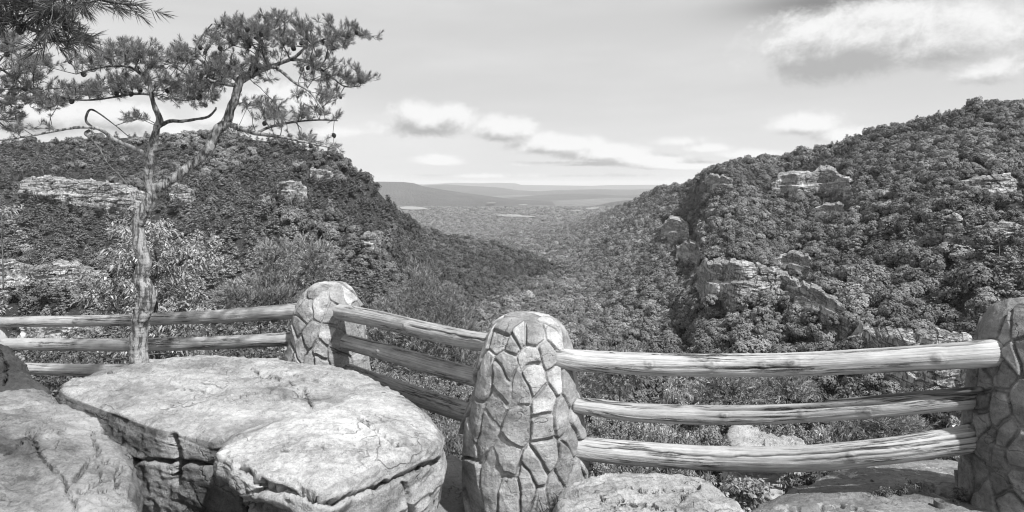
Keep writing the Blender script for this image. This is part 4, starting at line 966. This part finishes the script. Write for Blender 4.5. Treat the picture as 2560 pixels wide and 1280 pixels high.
def leaves(P0, D, rg, n=8, length=.12, width=.03, droop=.5, back=.10):
    """rosettes of folded lance leaves along the last bit of a twig"""
    m_ = len(P0); a = rg.normal(size=(m_, n, 3)); Dn = D[:, None]
    rad = a-(a*Dn).sum(-1, keepdims=True)*Dn; rad /= np.linalg.norm(rad, axis=-1, keepdims=True)
    dr = Dn*rg.uniform(.1, .8, (m_, n, 1))+rad; dr /= np.linalg.norm(dr, axis=-1, keepdims=True)
    b0 = P0[:, None]-Dn*rg.uniform(0, back, (m_, n, 1)); L = (length*rg.uniform(.6, 1.2, (m_, n)))[..., None]; w = width*L/length
    g_ = np.array([0, 0, -1.0]); mid = b0+dr*L*.5; tip = mid+(dr*(1-droop)+g_*droop)*L*.55
    s = np.cross(dr, g_[None, None]+rg.normal(0, .35, (m_, n, 3))); s /= np.maximum(np.linalg.norm(s, axis=-1, keepdims=True), 1e-6)
    fold = np.cross(s, dr)*w*.35
    V = np.stack([b0, mid-s*w*.5+fold, mid, mid+s*w*.5+fold, tip], 2).reshape(-1, 3)
    k = np.arange(m_*n)*5; T = np.concatenate([np.stack([k, k+2, k+1], -1), np.stack([k, k+3, k+2], -1), np.stack([k+1, k+2, k+4], -1), np.stack([k+2, k+3, k+4], -1)])
    return V, None, T
def blob_pts(blobs, rg, dens, d0, dd_, flat=.8):
    """points in foliage masses (column,row,half w,half h[,depth offset]) at about d0 metres"""
    out_ = []
    for bl in blobs:
        a, b_, w, h = bl[:4]; n = max(2, int(dens*w*h*3.14/1000*rg.uniform(.8, 1.2)))
        q = rg.normal(size=(n, 3)); q /= np.linalg.norm(q, axis=1, keepdims=True); q *= rg.uniform(0, 1, (n, 1))**.4
        for k in q: out_.append(P(a+k[0]*w, b_+k[1]*h, d0+(bl[4] if len(bl) > 4 else 0)+k[2]*dd_))
    return np.array(out_)

# ---- the forked pine on the boulder
rg = np.random.default_rng(17)
pine = empty('pine_tree', P(350, 925, 5.15), 'forked bonsai-like pine with a wide flat crown growing at the back of the broad boulder', 'pine tree')
def limb(pts): return spline(np.array([(*P(a, b_, d), .84*r/F*d) for a, b_, d, r in pts]), max(12, len(pts)*9))
limbs = [
 limb([(352,985,5.2,30),(350,925,5.15,26),(347,880,5.15,21),(345,845,5.15,20.5),(352,800,5.14,22),(365,760,5.13,21),(366,725,5.12,19),(354,695,5.12,20),(361,655,5.1,17),(352,620,5.1,17),(346,585,5.1,16),(342,565,5.1,15),(356,535,5.1,17),(372,508,5.1,17),(384,485,5.1,18)]),
 limb([(384,485,5.1,13),(372,455,5.08,11),(371,430,5.05,10.5),(377,395,5.02,12),(384,355,5.0,11),(392,320,4.97,9.5),(399,300,4.95,8.5),(388,270,4.92,7),(378,235,4.9,6),(372,200,4.9,5.5),(350,165,4.9,4.5)]),
 limb([(386,486,5.1,17),(400,468,5.1,15),(440,440,5.14,13.5),(480,411,5.18,13),(515,380,5.22,12.5),(532,350,5.25,13),(543,325,5.27,14),(566,305,5.3,12.5),(576,275,5.3,11.5),(590,240,5.3,11),(598,210,5.3,11),(604,195,5.3,10),(628,180,5.3,8),(640,165,5.3,7)]),
 limb([(376,392,5.02,7),(345,376,4.95,7),(310,360,4.85,6.5),(280,346,4.8,6.5),(262,330,4.75,6),(240,320,4.7,5.5),(200,318,4.65,5),(150,325,4.6,4.5),(100,335,4.55,4),(40,345,4.5,3.5),(-30,355,4.45,3)]),
 limb([(399,315,4.97,6),(425,303,5.0,5.5),(455,303,5.05,5),(490,298,5.1,4.5),(520,292,5.1,4),(538,275,5.1,3.5),(540,268,5.1,3)]),
 limb([(566,308,5.3,8),(600,320,5.2,7.5),(640,333,5.1,7),(700,342,5.0,5),(760,355,4.95,3.5),(830,370,4.9,2.5)]),
 limb([(640,333,5.1,4),(680,316,5.2,4),(740,304,5.3,3.5),(800,300,5.3,3),(845,302,5.3,2)]),
 limb([(604,205,5.3,7),(650,178,5.35,7),(700,158,5.4,6.5),(738,142,5.4,6),(765,118,5.45,4),(790,110,5.45,3)]),
 limb([(725,148,5.4,5),(770,155,5.35,4.5),(820,185,5.3,4),(860,215,5.3,3),(900,215,5.3,2)]),
 limb([(640,165,5.3,6),(690,170,5.2,5),(735,205,5.1,4.5),(775,230,5.05,4),(800,265,5.0,3),(812,280,5.0,2.5)]),
 limb([(600,205,5.3,7),(560,178,5.3,6),(520,165,5.25,5),(490,130,5.25,4),(505,90,5.25,3),(530,60,5.25,2.5)]),
 limb([(595,215,5.3,6),(540,205,5.1,5),(480,190,5.0,4),(430,165,4.9,3),(390,150,4.9,2.5)]),
 limb([(372,200,4.9,5),(330,170,4.8,4),(290,165,4.75,3.5),(240,170,4.7,3),(190,185,4.7,2.5)]),
 limb([(378,235,4.9,4),(330,235,4.85,3.5),(270,245,4.8,3.2),(200,250,4.75,3),(130,235,4.7,2.5),(60,215,4.65,2)]),
 limb([(620,190,5.3,5),(640,140,5.3,4.5),(655,100,5.35,3.5),(700,70,5.4,2.5)]),
 limb([(765,118,5.45,3),(820,95,5.45,2.5),(880,85,5.4,2),(930,90,5.4,1.5)]),
 limb([(236,322,4.7,4),(216,304,4.72,3.5),(218,284,4.72,3.2),(228,274,4.75,3),(250,285,4.8,2.5),(290,315,4.85,2),(320,340,4.85,1.5)]),
 limb([(225,325,4.7,4.5),(214,334,4.68,4),(224,345,4.66,3),(248,372,4.7,2.4),(270,410,4.7,2),(300,440,4.72,2),(322,466,4.72,1.5)]),
 limb([(385,378,5.0,4.5),(405,374,4.98,4),(430,371,4.95,3),(446,368,4.93,2)]),
 limb([(-60,150,4.8,4),(-10,165,4.8,3.5),(50,205,4.8,3),(90,230,4.8,2)]),
 limb([(-60,250,4.6,3),(0,150,4.7,3),(40,120,4.7,2)]),
]
trunkp = [(l[:, :3], l[:, 3]) for l in limbs[:3]]
def rough_tubes(paths, sides, amp, seed):
    V, Q = tube_mesh(paths, sides); N = vnorm(V, Q)
    c = np.concatenate([np.repeat(np.asarray(p), sides, 0) for p, r in paths]); rr = np.concatenate([np.repeat(np.asarray(r), sides) for p, r in paths])
    o_ = V-c; o_ /= np.maximum(np.linalg.norm(o_, axis=1, keepdims=True), 1e-9)
    tw = V*np.array([26, 26, 9]); tw[:, 0] += V[:, 2]*4
    return V+o_*(rr*amp*(fbm(tw, 4, seed, ridge=True)+.9*fbm(V*np.array([13, 13, 9]), 2, seed+3)))[:, None], Q
def dense(l, k=5):
    n = len(l); return spline(l, n*k)
V, Q = rough_tubes([(lambda q: (q[:, :3], q[:, 3]))(dense(l)) for l in limbs[:3]], 28, .26, 3)
link('trunk', mesh('trunk', rel(V, pine), Q, M['bark']), pine)
for l in limbs[3:]:
    q = dense(l, 3); V, Q = rough_tubes([(q[:, :3], q[:, 3]*np.linspace(1, .7, len(q)))], 10, .22, 4)
    link('branch', mesh('branch', rel(V, pine), Q, M['bark'] if q[0, 3] > .017 else M['bark_dark']), pine)
nodes = [(limbs[0][0, :3], -1, 0)]
for l in limbs[1:]:
    for i, x in enumerate(l[:, :3]):
        nodes.append((x, -1 if i == 0 else len(nodes)-1, .12*i*.03))
crownb = [(640,85,75,45),(720,85,85,42),(800,100,75,42),(870,85,50,28),(925,92,30,14),(860,190,55,36),(915,200,40,13),(790,170,60,40),(540,100,50,32),(560,170,60,46),(640,165,60,46),(470,135,50,32),(500,200,70,40),
  (400,145,70,36),(300,135,75,34),(225,160,65,26),(350,200,95,24),(440,230,65,28),(270,225,85,24),(180,230,75,26),(120,255,60,24),(50,185,70,45),(15,110,45,40),(40,240,60,30),(100,160,50,18),(20,290,40,24),
  (335,300,40,14),(40,325,40,12),(650,262,60,16),(700,295,60,20),(780,285,55,16),(838,295,22,12),(720,345,55,9),(790,355,50,10),(835,372,22,6),(815,240,45,24),(745,232,35,9),(480,255,45,18),(530,235,35,20),(590,60,40,18),(700,45,60,12),(610,330,40,6),(110,320,40,8),(820,60,30,10)]
tips = blob_pts(crownb, rg, 8.5, 5.15, .42)
dshift = np.interp((tips[:, 0]/tips[:, 1])*F+1280, [0, 380, 600, 900], [-.4, -.2, .12, .2]); sc_ = (tips[:, 1]+dshift)/tips[:, 1]
tips[:, 0] *= sc_; tips[:, 1] *= sc_; tips[:, 2] = ZC+(tips[:, 2]-ZC)*sc_
X, par, ends = grow(nodes, tips, .09, 5, path_w=.45, wob=.07, sag=-.03)
V, Q, rr = skeleton_tubes(X, par, .0020, 2.5, n0=len(nodes), rmax=.011)
link('twigs', mesh('twigs', rel(V, pine), Q, M['bark_dark']), pine)
def tuft_sites(X, par, ends, n0, rg, every=.5, up=.55):
    P0 = []; D = []
    for e in ends:
        p_ = par[e]; d = X[e]-X[p_]; d /= np.linalg.norm(d)+1e-9; d = d+np.array([0, 0, up])+rg.normal(0, .25, 3); D.append(d/np.linalg.norm(d)); P0.append(X[e])
        k = p_; hops = 0
        while k >= n0 and hops < 2 and rg.uniform() < every:
            d = X[k]-X[par[k]]; d = d/(np.linalg.norm(d)+1e-9)+np.array([0, 0, up*1.2])+rg.normal(0, .6, 3); D.append(d/np.linalg.norm(d)); P0.append(X[k]+rg.normal(0, .01, 3)); k = par[k]; hops += 1
    return np.array(P0), np.array(D)
P0, D = tuft_sites(X, par, ends, len(nodes), rg, .55, .7)
print('pine tufts', len(P0), 'tips', len(tips))
V, Q, T = needle_tufts(P0, D, rg, 46, .042, .0022, .05, 1.25)
link('needles', mesh('needles', rel(V, pine), Q, M['needle'], smooth=False, T=T), pine)
def cone_mesh():
    n, m_ = 12, 10; rows = []
    for i in range(n):
        t = i/(n-1); r = .016*math.sin(math.pi*min(1, t*.95+.05))**.7*(1.25 if i % 2 else .9)+.001
        th = np.linspace(0, 2*math.pi, m_, endpoint=False)+i*.3; rows.append(np.stack([r*np.cos(th), r*np.sin(th), np.full(m_, -.048*t)], -1))
    return mesh('pine_cone', np.stack(rows).reshape(-1, 3), grid(n, m_, True), M['cone'], smooth=False)
CONE = cone_mesh()
low = [i for i in ends]; rg.shuffle(low)
for e in low[:70]:
    k = par[e]; o = link('pine_cone', CONE, pine); o.location = Vector(X[k])-pine.location; s = rg.uniform(.75, 1.1); o.scale = (s, s, s); o.rotation_euler = (rg.uniform(-.5, .5), rg.uniform(-.5, .5), 0)

# ---- near pine bough hanging in from a tree beside the lens (upper left)
bough = empty('pine_bough', P(-60, -60, 1.75), 'dark pine bough hanging in close at the top left corner, with two cones', 'pine branch')
bl = [limb([(-150,-60,1.8,10),(-60,-10,1.78,8),(20,50,1.75,6),(70,70,1.72,5),(120,90,1.7,4),(150,110,1.7,3)]), limb([(60,-80,1.75,7),(150,-40,1.7,6),(240,-5,1.68,5),(300,8,1.68,4),(340,12,1.68,3)]), limb([(20,50,1.75,4),(80,30,1.72,3),(140,15,1.7,2)])]
V, Q = rough_tubes([(lambda q: (q[:, :3], q[:, 3]))(dense(l, 3)) for l in bl], 8, .2, 6)
link('branch', mesh('branch', rel(V, bough), Q, M['bark_dark']), bough)
nodes = [(bl[0][0, :3], -1, 0)]
for l in bl:
    for i, x in enumerate(l[:, :3]): nodes.append((x, -1 if i == 0 else len(nodes)-1, .01*i))
# the tufts of the bough
tb = [(60,20,60,45),(110,60,50,40),(160,90,45,28),(30,-10,60,40),(130,20,60,30),(190,85,22,12),(110,110,35,14),(300,5,60,10),(350,22,35,8),(240,-10,60,10),(170,-5,60,20),(20,50,40,30)]
tips = blob_pts(tb, rg, 2.7, 1.7, .14)
X, par, ends = grow(nodes, tips, .03, 5, path_w=.3, wob=.05)
V, Q, rr = skeleton_tubes(X, par, .0013, 2.5, n0=len(nodes), rmax=.005)
link('twigs', mesh('twigs', rel(V, bough), Q, M['bark_dark']), bough)
P0, D = tuft_sites(X, par, ends, len(nodes), rg, .3, -.15)
V, Q, T = needle_tufts(P0, D, rg, 30, .048, .0017, .04, .85)
link('needles', mesh('needles', rel(V, bough), Q, M['needle_near'], smooth=False, T=T), bough)
for (a, b_) in ((15, 38), (50, 62)):
    o = link('pine_cone', CONE, bough); o.location = Vector(P(a, b_, 1.66))-bough.location; o.scale = (.6, .6, .6)

# ---- shrubs and young trees on the slope behind the fence
def shrub(name, label, cat, blobs, d, dd_, kind, seed, dens=3.0, leafm='mid_leaf', base=None, group=None, L=.11, Wd=.028, n=8, bark='bark_dark', trunk_r=None, seg=.16, droop=.5, rt=.003, rmax=.03, up=.3):
    rg = np.random.default_rng(seed)
    bx = base if base else (np.mean([q[0] for q in blobs]), max(q[1]+q[3] for q in blobs)+60)
    x0 = d*(bx[0]-1280)/F; zt = ZC+d*(HOR-bx[1])/F
    zg = float(ground_z(np.array([x0]), np.array([d]))[0]); zb = min(zg, zt-.2)
    root = empty(name, (x0, d, zb), label, cat, group)
    st = np.array([x0, d, zb]); topb = np.mean([P(q[0], q[1], d) for q in blobs], 0)
    ax = spline(np.array([st, st*.6+topb*.4+np.array([.05, 0, 0]), topb]), 14)
    nodes = [(x, i-1, 0.02*i) for i, x in enumerate(ax)]
    tips = blob_pts(blobs, rg, dens*(4.5 if kind == 'needle' else 1.7 if d < 12 else 1.0), d, dd_)
    X, par, ends = grow(nodes, tips, seg, seed, path_w=.3, wob=.06, sag=.02)
    V, Q, rr = skeleton_tubes(X, par, rt, 2.4, rmax=trunk_r or rmax)
    link('stems', mesh('stems', V-np.array(root.location), Q, M[bark]), root)
    P0, D = tuft_sites(X, par, ends, len(nodes), rg, .6, up)
    if kind == 'leaf': V, Q, T = leaves(P0, D, rg, n, L, Wd, droop, back=L)
    else: V, Q, T = needle_tufts(P0, D, rg, n+4, L, Wd*1.35, L*1.6, .8)
    nm = 'leaves' if kind == 'leaf' else 'needles'
    link(nm, mesh(nm, V-np.array(root.location), Q, M[leafm], smooth=False, T=T), root)
    return root
shrub('leafy_tree', 'pale chestnut-leaved tree behind the fence, around the pine trunk', 'tree',
    [(290,570,38,22),(330,600,60,40),(400,620,70,60),(300,650,60,40),(250,700,60,30),(220,745,60,22),(330,720,90,50),(450,700,70,60),(490,590,26,28),(500,640,50,40),(545,600,22,20),(555,650,20,24),(400,560,45,22),(400,790,150,40),(300,800,100,30),(480,770,60,40),(290,860,110,25),(450,870,100,25)],
    8.2, .7, 'leaf', 51, 2.6, 'pale_leaf', L=.105, Wd=.028, n=8, droop=.55)
shrub('leafy_tree', 'pale leaf spray poking in at the left edge in front of the dark pines', 'tree', [(10,520,45,14),(40,522,25,8),(-40,540,40,20)], 7.6, .3, 'leaf', 52, 3.5, 'pale_leaf', L=.09, n=7)
shrub('shrub', 'thin leafy sprig at the left edge just above the top rail', 'shrub', [(6,745,14,26),(12,772,22,8),(-30,760,30,30)], 7.5, .2, 'leaf', 53, 5, 'pale_leaf', L=.08, n=6)
G2 = 'young pines behind the fence'
shrub('young_pine', 'pale young pine with upright shoots, left of the left pillar top', 'young pine', [(690,640,50,26),(660,620,20,16),(720,610,20,12),(700,690,60,30),(640,720,60,26)], 11, .8, 'needle', 54, 3.6, 'pale_needle', group=G2, L=.07, Wd=.007, n=16, up=.8)
shrub('young_pine', 'pale young pine with spreading shoots, just above the left pillar', 'young pine', [(790,620,36,14),(770,640,40,20),(800,670,50,28),(760,690,60,30),(820,640,14,20),(760,605,10,14)], 11.6, .8, 'needle', 55, 3.6, 'pale_needle', group=G2, L=.07, Wd=.007, n=16, up=.8)
shrub('young_pine', 'grey bushy pine touching the left flank of the left pillar', 'young pine', [(610,760,80,26),(690,745,60,24),(570,740,40,24),(650,790,90,20),(720,760,40,30)], 9.4, .7, 'needle', 56, 3.6, 'mid_needle', group=G2, L=.075, Wd=.006, n=16, up=.7)
shrub('young_pine', 'wispy young pine right of the left pillar', 'young pine', [(1060,690,45,30),(1040,740,80,40),(1110,760,60,45),(1000,770,50,30),(1150,790,50,40),(1060,800,90,40)], 15, 1.3, 'needle', 57, 2.6, 'mid_needle', group=G2, L=.10, Wd=.006, n=14, up=.6)
shrub('young_pine', 'low pine mass between the mid fence rails', 'young pine', [(960,780,50,26),(990,830,70,30),(1080,850,90,34),(1170,850,60,30),(960,880,60,30),(1040,910,90,34),(1150,910,70,34)], 9.0, .7, 'needle', 58, 2.6, 'mid_needle', group=G2, L=.08, Wd=.005, n=16, up=.5)
shrub('shrub', 'soft brush under the lower rails left of the middle pillar', 'shrub', [(960,930,50,30),(1050,960,90,34),(1130,980,60,34),(1080,1030,60,34),(1140,1060,50,34),(1000,990,60,26)], 7.0, .6, 'leaf', 59, 3.4, 'mid_leaf', L=.05, Wd=.012, n=9, seg=.1)
shrub('shrub', 'dark brush below the left fence rails', 'shrub', [(90,890,90,26),(200,890,80,26),(130,945,90,26),(60,960,60,22),(190,950,60,20),(540,885,110,20),(650,885,80,20)], 7.8, .4, 'leaf', 60, 3.4, 'dark_leaf', L=.07, Wd=.022, n=8, seg=.12)
shrub('shrub', 'mixed brush behind the upper left rails beside the left pillar', 'shrub', [(600,830,90,22),(700,820,50,20),(500,840,60,24),(660,860,80,20)], 9.0, .5, 'leaf', 61, 3.0, 'mid_leaf', L=.07, Wd=.02, n=8, seg=.12)
shrub('young_pine', 'bare-stemmed small pine with a dark trunk behind the right rails, nearest the middle pillar', 'young pine', [(1500,900,70,26),(1570,920,80,30),(1480,950,50,30),(1640,930,60,30),(1560,890,60,18),(1540,970,60,24)], 12, .9, 'needle', 62, 2.8, 'mid_needle', base=(1565,1010), group=G2, L=.08, Wd=.006, n=14, trunk_r=.06)
shrub('shrub', 'pale drooping-leaved bush seen above the rotted rail', 'shrub', [(1690,965,30,28),(1700,990,40,22),(1670,1000,30,20)], 8.6, .35, 'leaf', 63, 6, 'pale_leaf', L=.11, Wd=.016, n=9, droop=.9)
shrub('young_pine', 'pale young pine above the rotted rail, left one of two', 'young pine', [(1800,945,60,24),(1850,960,60,30),(1780,985,70,24),(1870,1000,60,20)], 10.5, .8, 'needle', 64, 3.8, 'pale_needle', group=G2, L=.075, Wd=.007, n=16, up=.7)
shrub('young_pine', 'pale young pine above the rotted rail, right one of two', 'young pine', [(1950,955,60,28),(2000,975,40,30),(1930,990,60,24),(1985,940,30,18)], 10.8, .8, 'needle', 65, 3.8, 'pale_needle', group=G2, L=.075, Wd=.007, n=16, up=.8)
shrub('shrub', 'leafy bush between rotted and lowest rails, next to the middle pillar', 'shrub', [(1510,1060,50,26),(1560,1080,60,30),(1500,1100,40,20),(1600,1060,50,22)], 7.6, .5, 'leaf', 66, 3.8, 'mid_leaf', L=.06, Wd=.02, n=9, seg=.1)
shrub('shrub', 'pale drooping-leaved bush between the rotted rail and lowest rail', 'shrub', [(1640,1085,50,28),(1680,1100,60,26),(1720,1110,40,22),(1610,1075,30,22)], 7.0, .4, 'leaf', 67, 5.5, 'pale_leaf', L=.12, Wd=.017, n=9, droop=.95)
shrub('shrub', 'dense leafy bush left of the pale rock ledge', 'shrub', [(1770,1100,50,40),(1740,1080,50,20),(1810,1125,40,20)], 7.6, .5, 'leaf', 68, 4.4, 'mid_leaf', L=.07, Wd=.024, n=8)
shrub('shrub', 'grey leafy bush behind the pale rock ledge', 'shrub', [(1900,1060,60,22),(1960,1070,60,26),(2000,1090,40,22)], 10.5, .6, 'leaf', 69, 4.4, 'mid_leaf', L=.07, Wd=.02, n=9)
shrub('shrub', 'drooping pale sprigs right of the pale rock ledge', 'shrub', [(2045,1090,22,34),(2035,1125,34,22),(2070,1120,20,26)], 7.0, .3, 'leaf', 70, 7, 'pale_leaf', L=.11, Wd=.018, n=9, droop=.95)
shrub('young_pine', 'soft pine between the two lower rails nearest the right pillar', 'young pine', [(2120,1070,60,24),(2200,1060,70,26),(2150,1100,80,22),(2280,1070,60,24),(2230,1090,50,16)], 9.0, .7, 'needle', 71, 3.4, 'mid_needle', group=G2, L=.08, Wd=.006, n=16)
shrub('shrub', 'pale leaf sprig beside the right pillar above the lowest rail', 'shrub', [(2392,1058,16,20),(2400,1075,14,12)], 4.6, .12, 'leaf', 72, 7, 'pale_leaf', L=.07, Wd=.02, n=6, droop=.8, seg=.06, rt=.0015)
shrub('shrub', 'broad-leaved bush just below the lowest rail, between the two front rocks', 'shrub', [(1850,1205,50,22),(1870,1240,50,24),(1820,1230,30,30),(1900,1225,40,18),(1850,1265,30,16)], 5.4, .35, 'leaf', 73, 5.5, 'mid_leaf', L=.07, Wd=.036, n=7, seg=.08, rt=.002)
shrub('shrub', 'dark drooping-leaved bush below the lowest rail at the slab tip', 'shrub', [(1990,1200,34,24),(2040,1188,34,20),(2090,1178,26,12),(1990,1225,30,16)], 5.4, .3, 'leaf', 74, 6, 'dark_leaf', L=.10, Wd=.02, n=8, droop=.95, seg=.08, rt=.002)
shrub('shrub', 'mixed undergrowth below the lowest rail behind the low lumpy rock', 'shrub', [(1520,1180,50,18),(1600,1190,60,18),(1690,1190,60,18),(1760,1200,50,20),(1740,1230,40,26),(1780,1260,40,22)], 5.6, .4, 'leaf', 75, 4.6, 'mid_leaf', L=.055, Wd=.016, n=9, seg=.08, rt=.002)
shrub('shrub', 'fine dark weeds against the foot of the middle pillar, right side', 'shrub', [(1440,1190,30,30),(1420,1240,30,26),(1465,1225,26,26),(1400,1265,24,12)], 3.75, .16, 'leaf', 76, 7, 'dark_leaf', L=.05, Wd=.006, n=10, seg=.05, rt=.001, base=(1420,1280))
shrub('shrub', 'dark weeds growing in the gap left of the middle pillar foot', 'shrub', [(1110,1110,30,12),(1150,1100,24,16),(1100,1095,26,12)], 4.9, .15, 'leaf', 77, 6, 'dark_leaf', L=.05, Wd=.008, n=9, seg=.05, rt=.001)
shrub('shrub', 'dark weeds at the foot of the right pillar on the lichen slab', 'shrub', [(2400,1225,22,26),(2385,1250,20,16)], 3.3, .1, 'leaf', 78, 7, 'dark_leaf', L=.035, Wd=.009, n=8, seg=.04, rt=.001, base=(2400,1262))
shrub('shrub', 'flat mat of dry dark litter and weeds in the middle of the lichen slab', 'shrub', [(2200,1232,34,8),(2250,1225,30,8),(2300,1212,20,6),(2215,1245,30,7)], 3.35, .12, 'leaf', 79, 14, 'dark_leaf', L=.03, Wd=.006, n=10, seg=.04, rt=.001, up=0, base=(2240,1246))
# taller dark trees on the steep slope a little below the shrubs
G3 = 'dark trees on the steep slope below the fence'
k = 0
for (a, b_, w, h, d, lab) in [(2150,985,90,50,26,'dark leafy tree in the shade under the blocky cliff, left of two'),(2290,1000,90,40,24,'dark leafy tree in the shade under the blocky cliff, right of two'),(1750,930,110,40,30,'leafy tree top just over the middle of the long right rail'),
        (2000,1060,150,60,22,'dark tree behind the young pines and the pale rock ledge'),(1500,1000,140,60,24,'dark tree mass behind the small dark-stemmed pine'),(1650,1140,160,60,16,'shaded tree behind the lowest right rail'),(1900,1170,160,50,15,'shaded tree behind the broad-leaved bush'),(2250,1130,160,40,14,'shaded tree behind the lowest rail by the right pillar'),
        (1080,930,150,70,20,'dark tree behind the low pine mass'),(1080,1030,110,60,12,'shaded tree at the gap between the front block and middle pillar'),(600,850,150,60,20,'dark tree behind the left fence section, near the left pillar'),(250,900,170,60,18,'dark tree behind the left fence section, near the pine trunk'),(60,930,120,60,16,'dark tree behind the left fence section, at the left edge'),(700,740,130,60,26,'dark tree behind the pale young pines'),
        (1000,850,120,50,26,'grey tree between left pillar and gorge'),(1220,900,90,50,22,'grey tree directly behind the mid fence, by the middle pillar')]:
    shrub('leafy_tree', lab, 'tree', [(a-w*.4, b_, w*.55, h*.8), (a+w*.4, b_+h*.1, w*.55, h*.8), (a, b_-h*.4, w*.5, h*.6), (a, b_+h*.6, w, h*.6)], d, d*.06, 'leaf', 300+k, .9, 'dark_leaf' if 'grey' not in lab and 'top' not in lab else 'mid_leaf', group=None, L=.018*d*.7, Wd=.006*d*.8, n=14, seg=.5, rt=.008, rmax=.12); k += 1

# grass tufts by the pillar
def grass(label, px, py, d, n, h, spread, seed, m_='dark_leaf'):
    rg = np.random.default_rng(seed); c = P(px, py, d); b0 = c+np.c_[rg.normal(0, spread, (n, 2)), np.zeros(n)]; dr = np.c_[rg.normal(0, .5, (n, 2)), np.ones(n)]; dr /= np.linalg.norm(dr, axis=1, keepdims=True)
    L = h*rg.uniform(.5, 1.2, (n, 1)); w = .003; s = np.cross(dr, rg.normal(size=(n, 3))); s /= np.linalg.norm(s, axis=1, keepdims=True)
    mid = b0+dr*L*.6; tip = mid+(dr+np.c_[rg.normal(0, .6, (n, 2)), -.5*np.ones(n)])*L*.4
    V = np.stack([b0-s*w, b0+s*w, mid+s*w*.7, mid-s*w*.7, tip], 1).reshape(-1, 3); k = np.arange(n)*5
    o = link('grass', mesh('grass', V-c, np.stack([k, k+1, k+2, k+3], -1), M[m_], smooth=False, T=np.stack([k+3, k+2, k+4], -1))); o.location = c; tag(o, label, 'grass', kind='stuff')
grass('dry wiry grass at the right foot of the middle pillar', 1420, 1262, 3.55, 500, .14, .09, 1)
grass('thin grass behind the low lumpy rock', 1600, 1200, 4.3, 500, .12, .28, 2)
grass('thin grass in the gap beside the pale front block', 1130, 1110, 4.9, 400, .12, .15, 3, 'mid_leaf')

# ------------------------------------------------------------------ haze: the valley air
def haze():
    x0, x1, y0, y1, z0, z1 = -36000, 36000, -400, 47000, -300, 190
    V = np.array([(x, y, z) for z in (z0, z1) for y in (y0, y1) for x in (x0, x1)], float)
    Q = [(0, 2, 3, 1), (4, 5, 7, 6), (0, 1, 5, 4), (2, 6, 7, 3), (0, 4, 6, 2), (1, 3, 7, 5)]
    m_ = bpy.data.materials.new('valley_air'); m_.use_nodes = True; m_.node_tree.nodes.clear(); b = NB(m_.node_tree)
    out = b.add('ShaderNodeOutputMaterial'); pv = b.add('ShaderNodeVolumePrincipled', {'Density': 3.8e-5, 'Color': (.97, .97, .97, 1), 'Anisotropy': .1})
    b.l.new(pv.outputs[0], out.inputs['Volume'])
    o = link('haze', mesh('haze', V, Q, m_, smooth=False)); tag(o, 'thin pale haze filling the gorge and the valley', 'haze', kind='stuff')
haze()
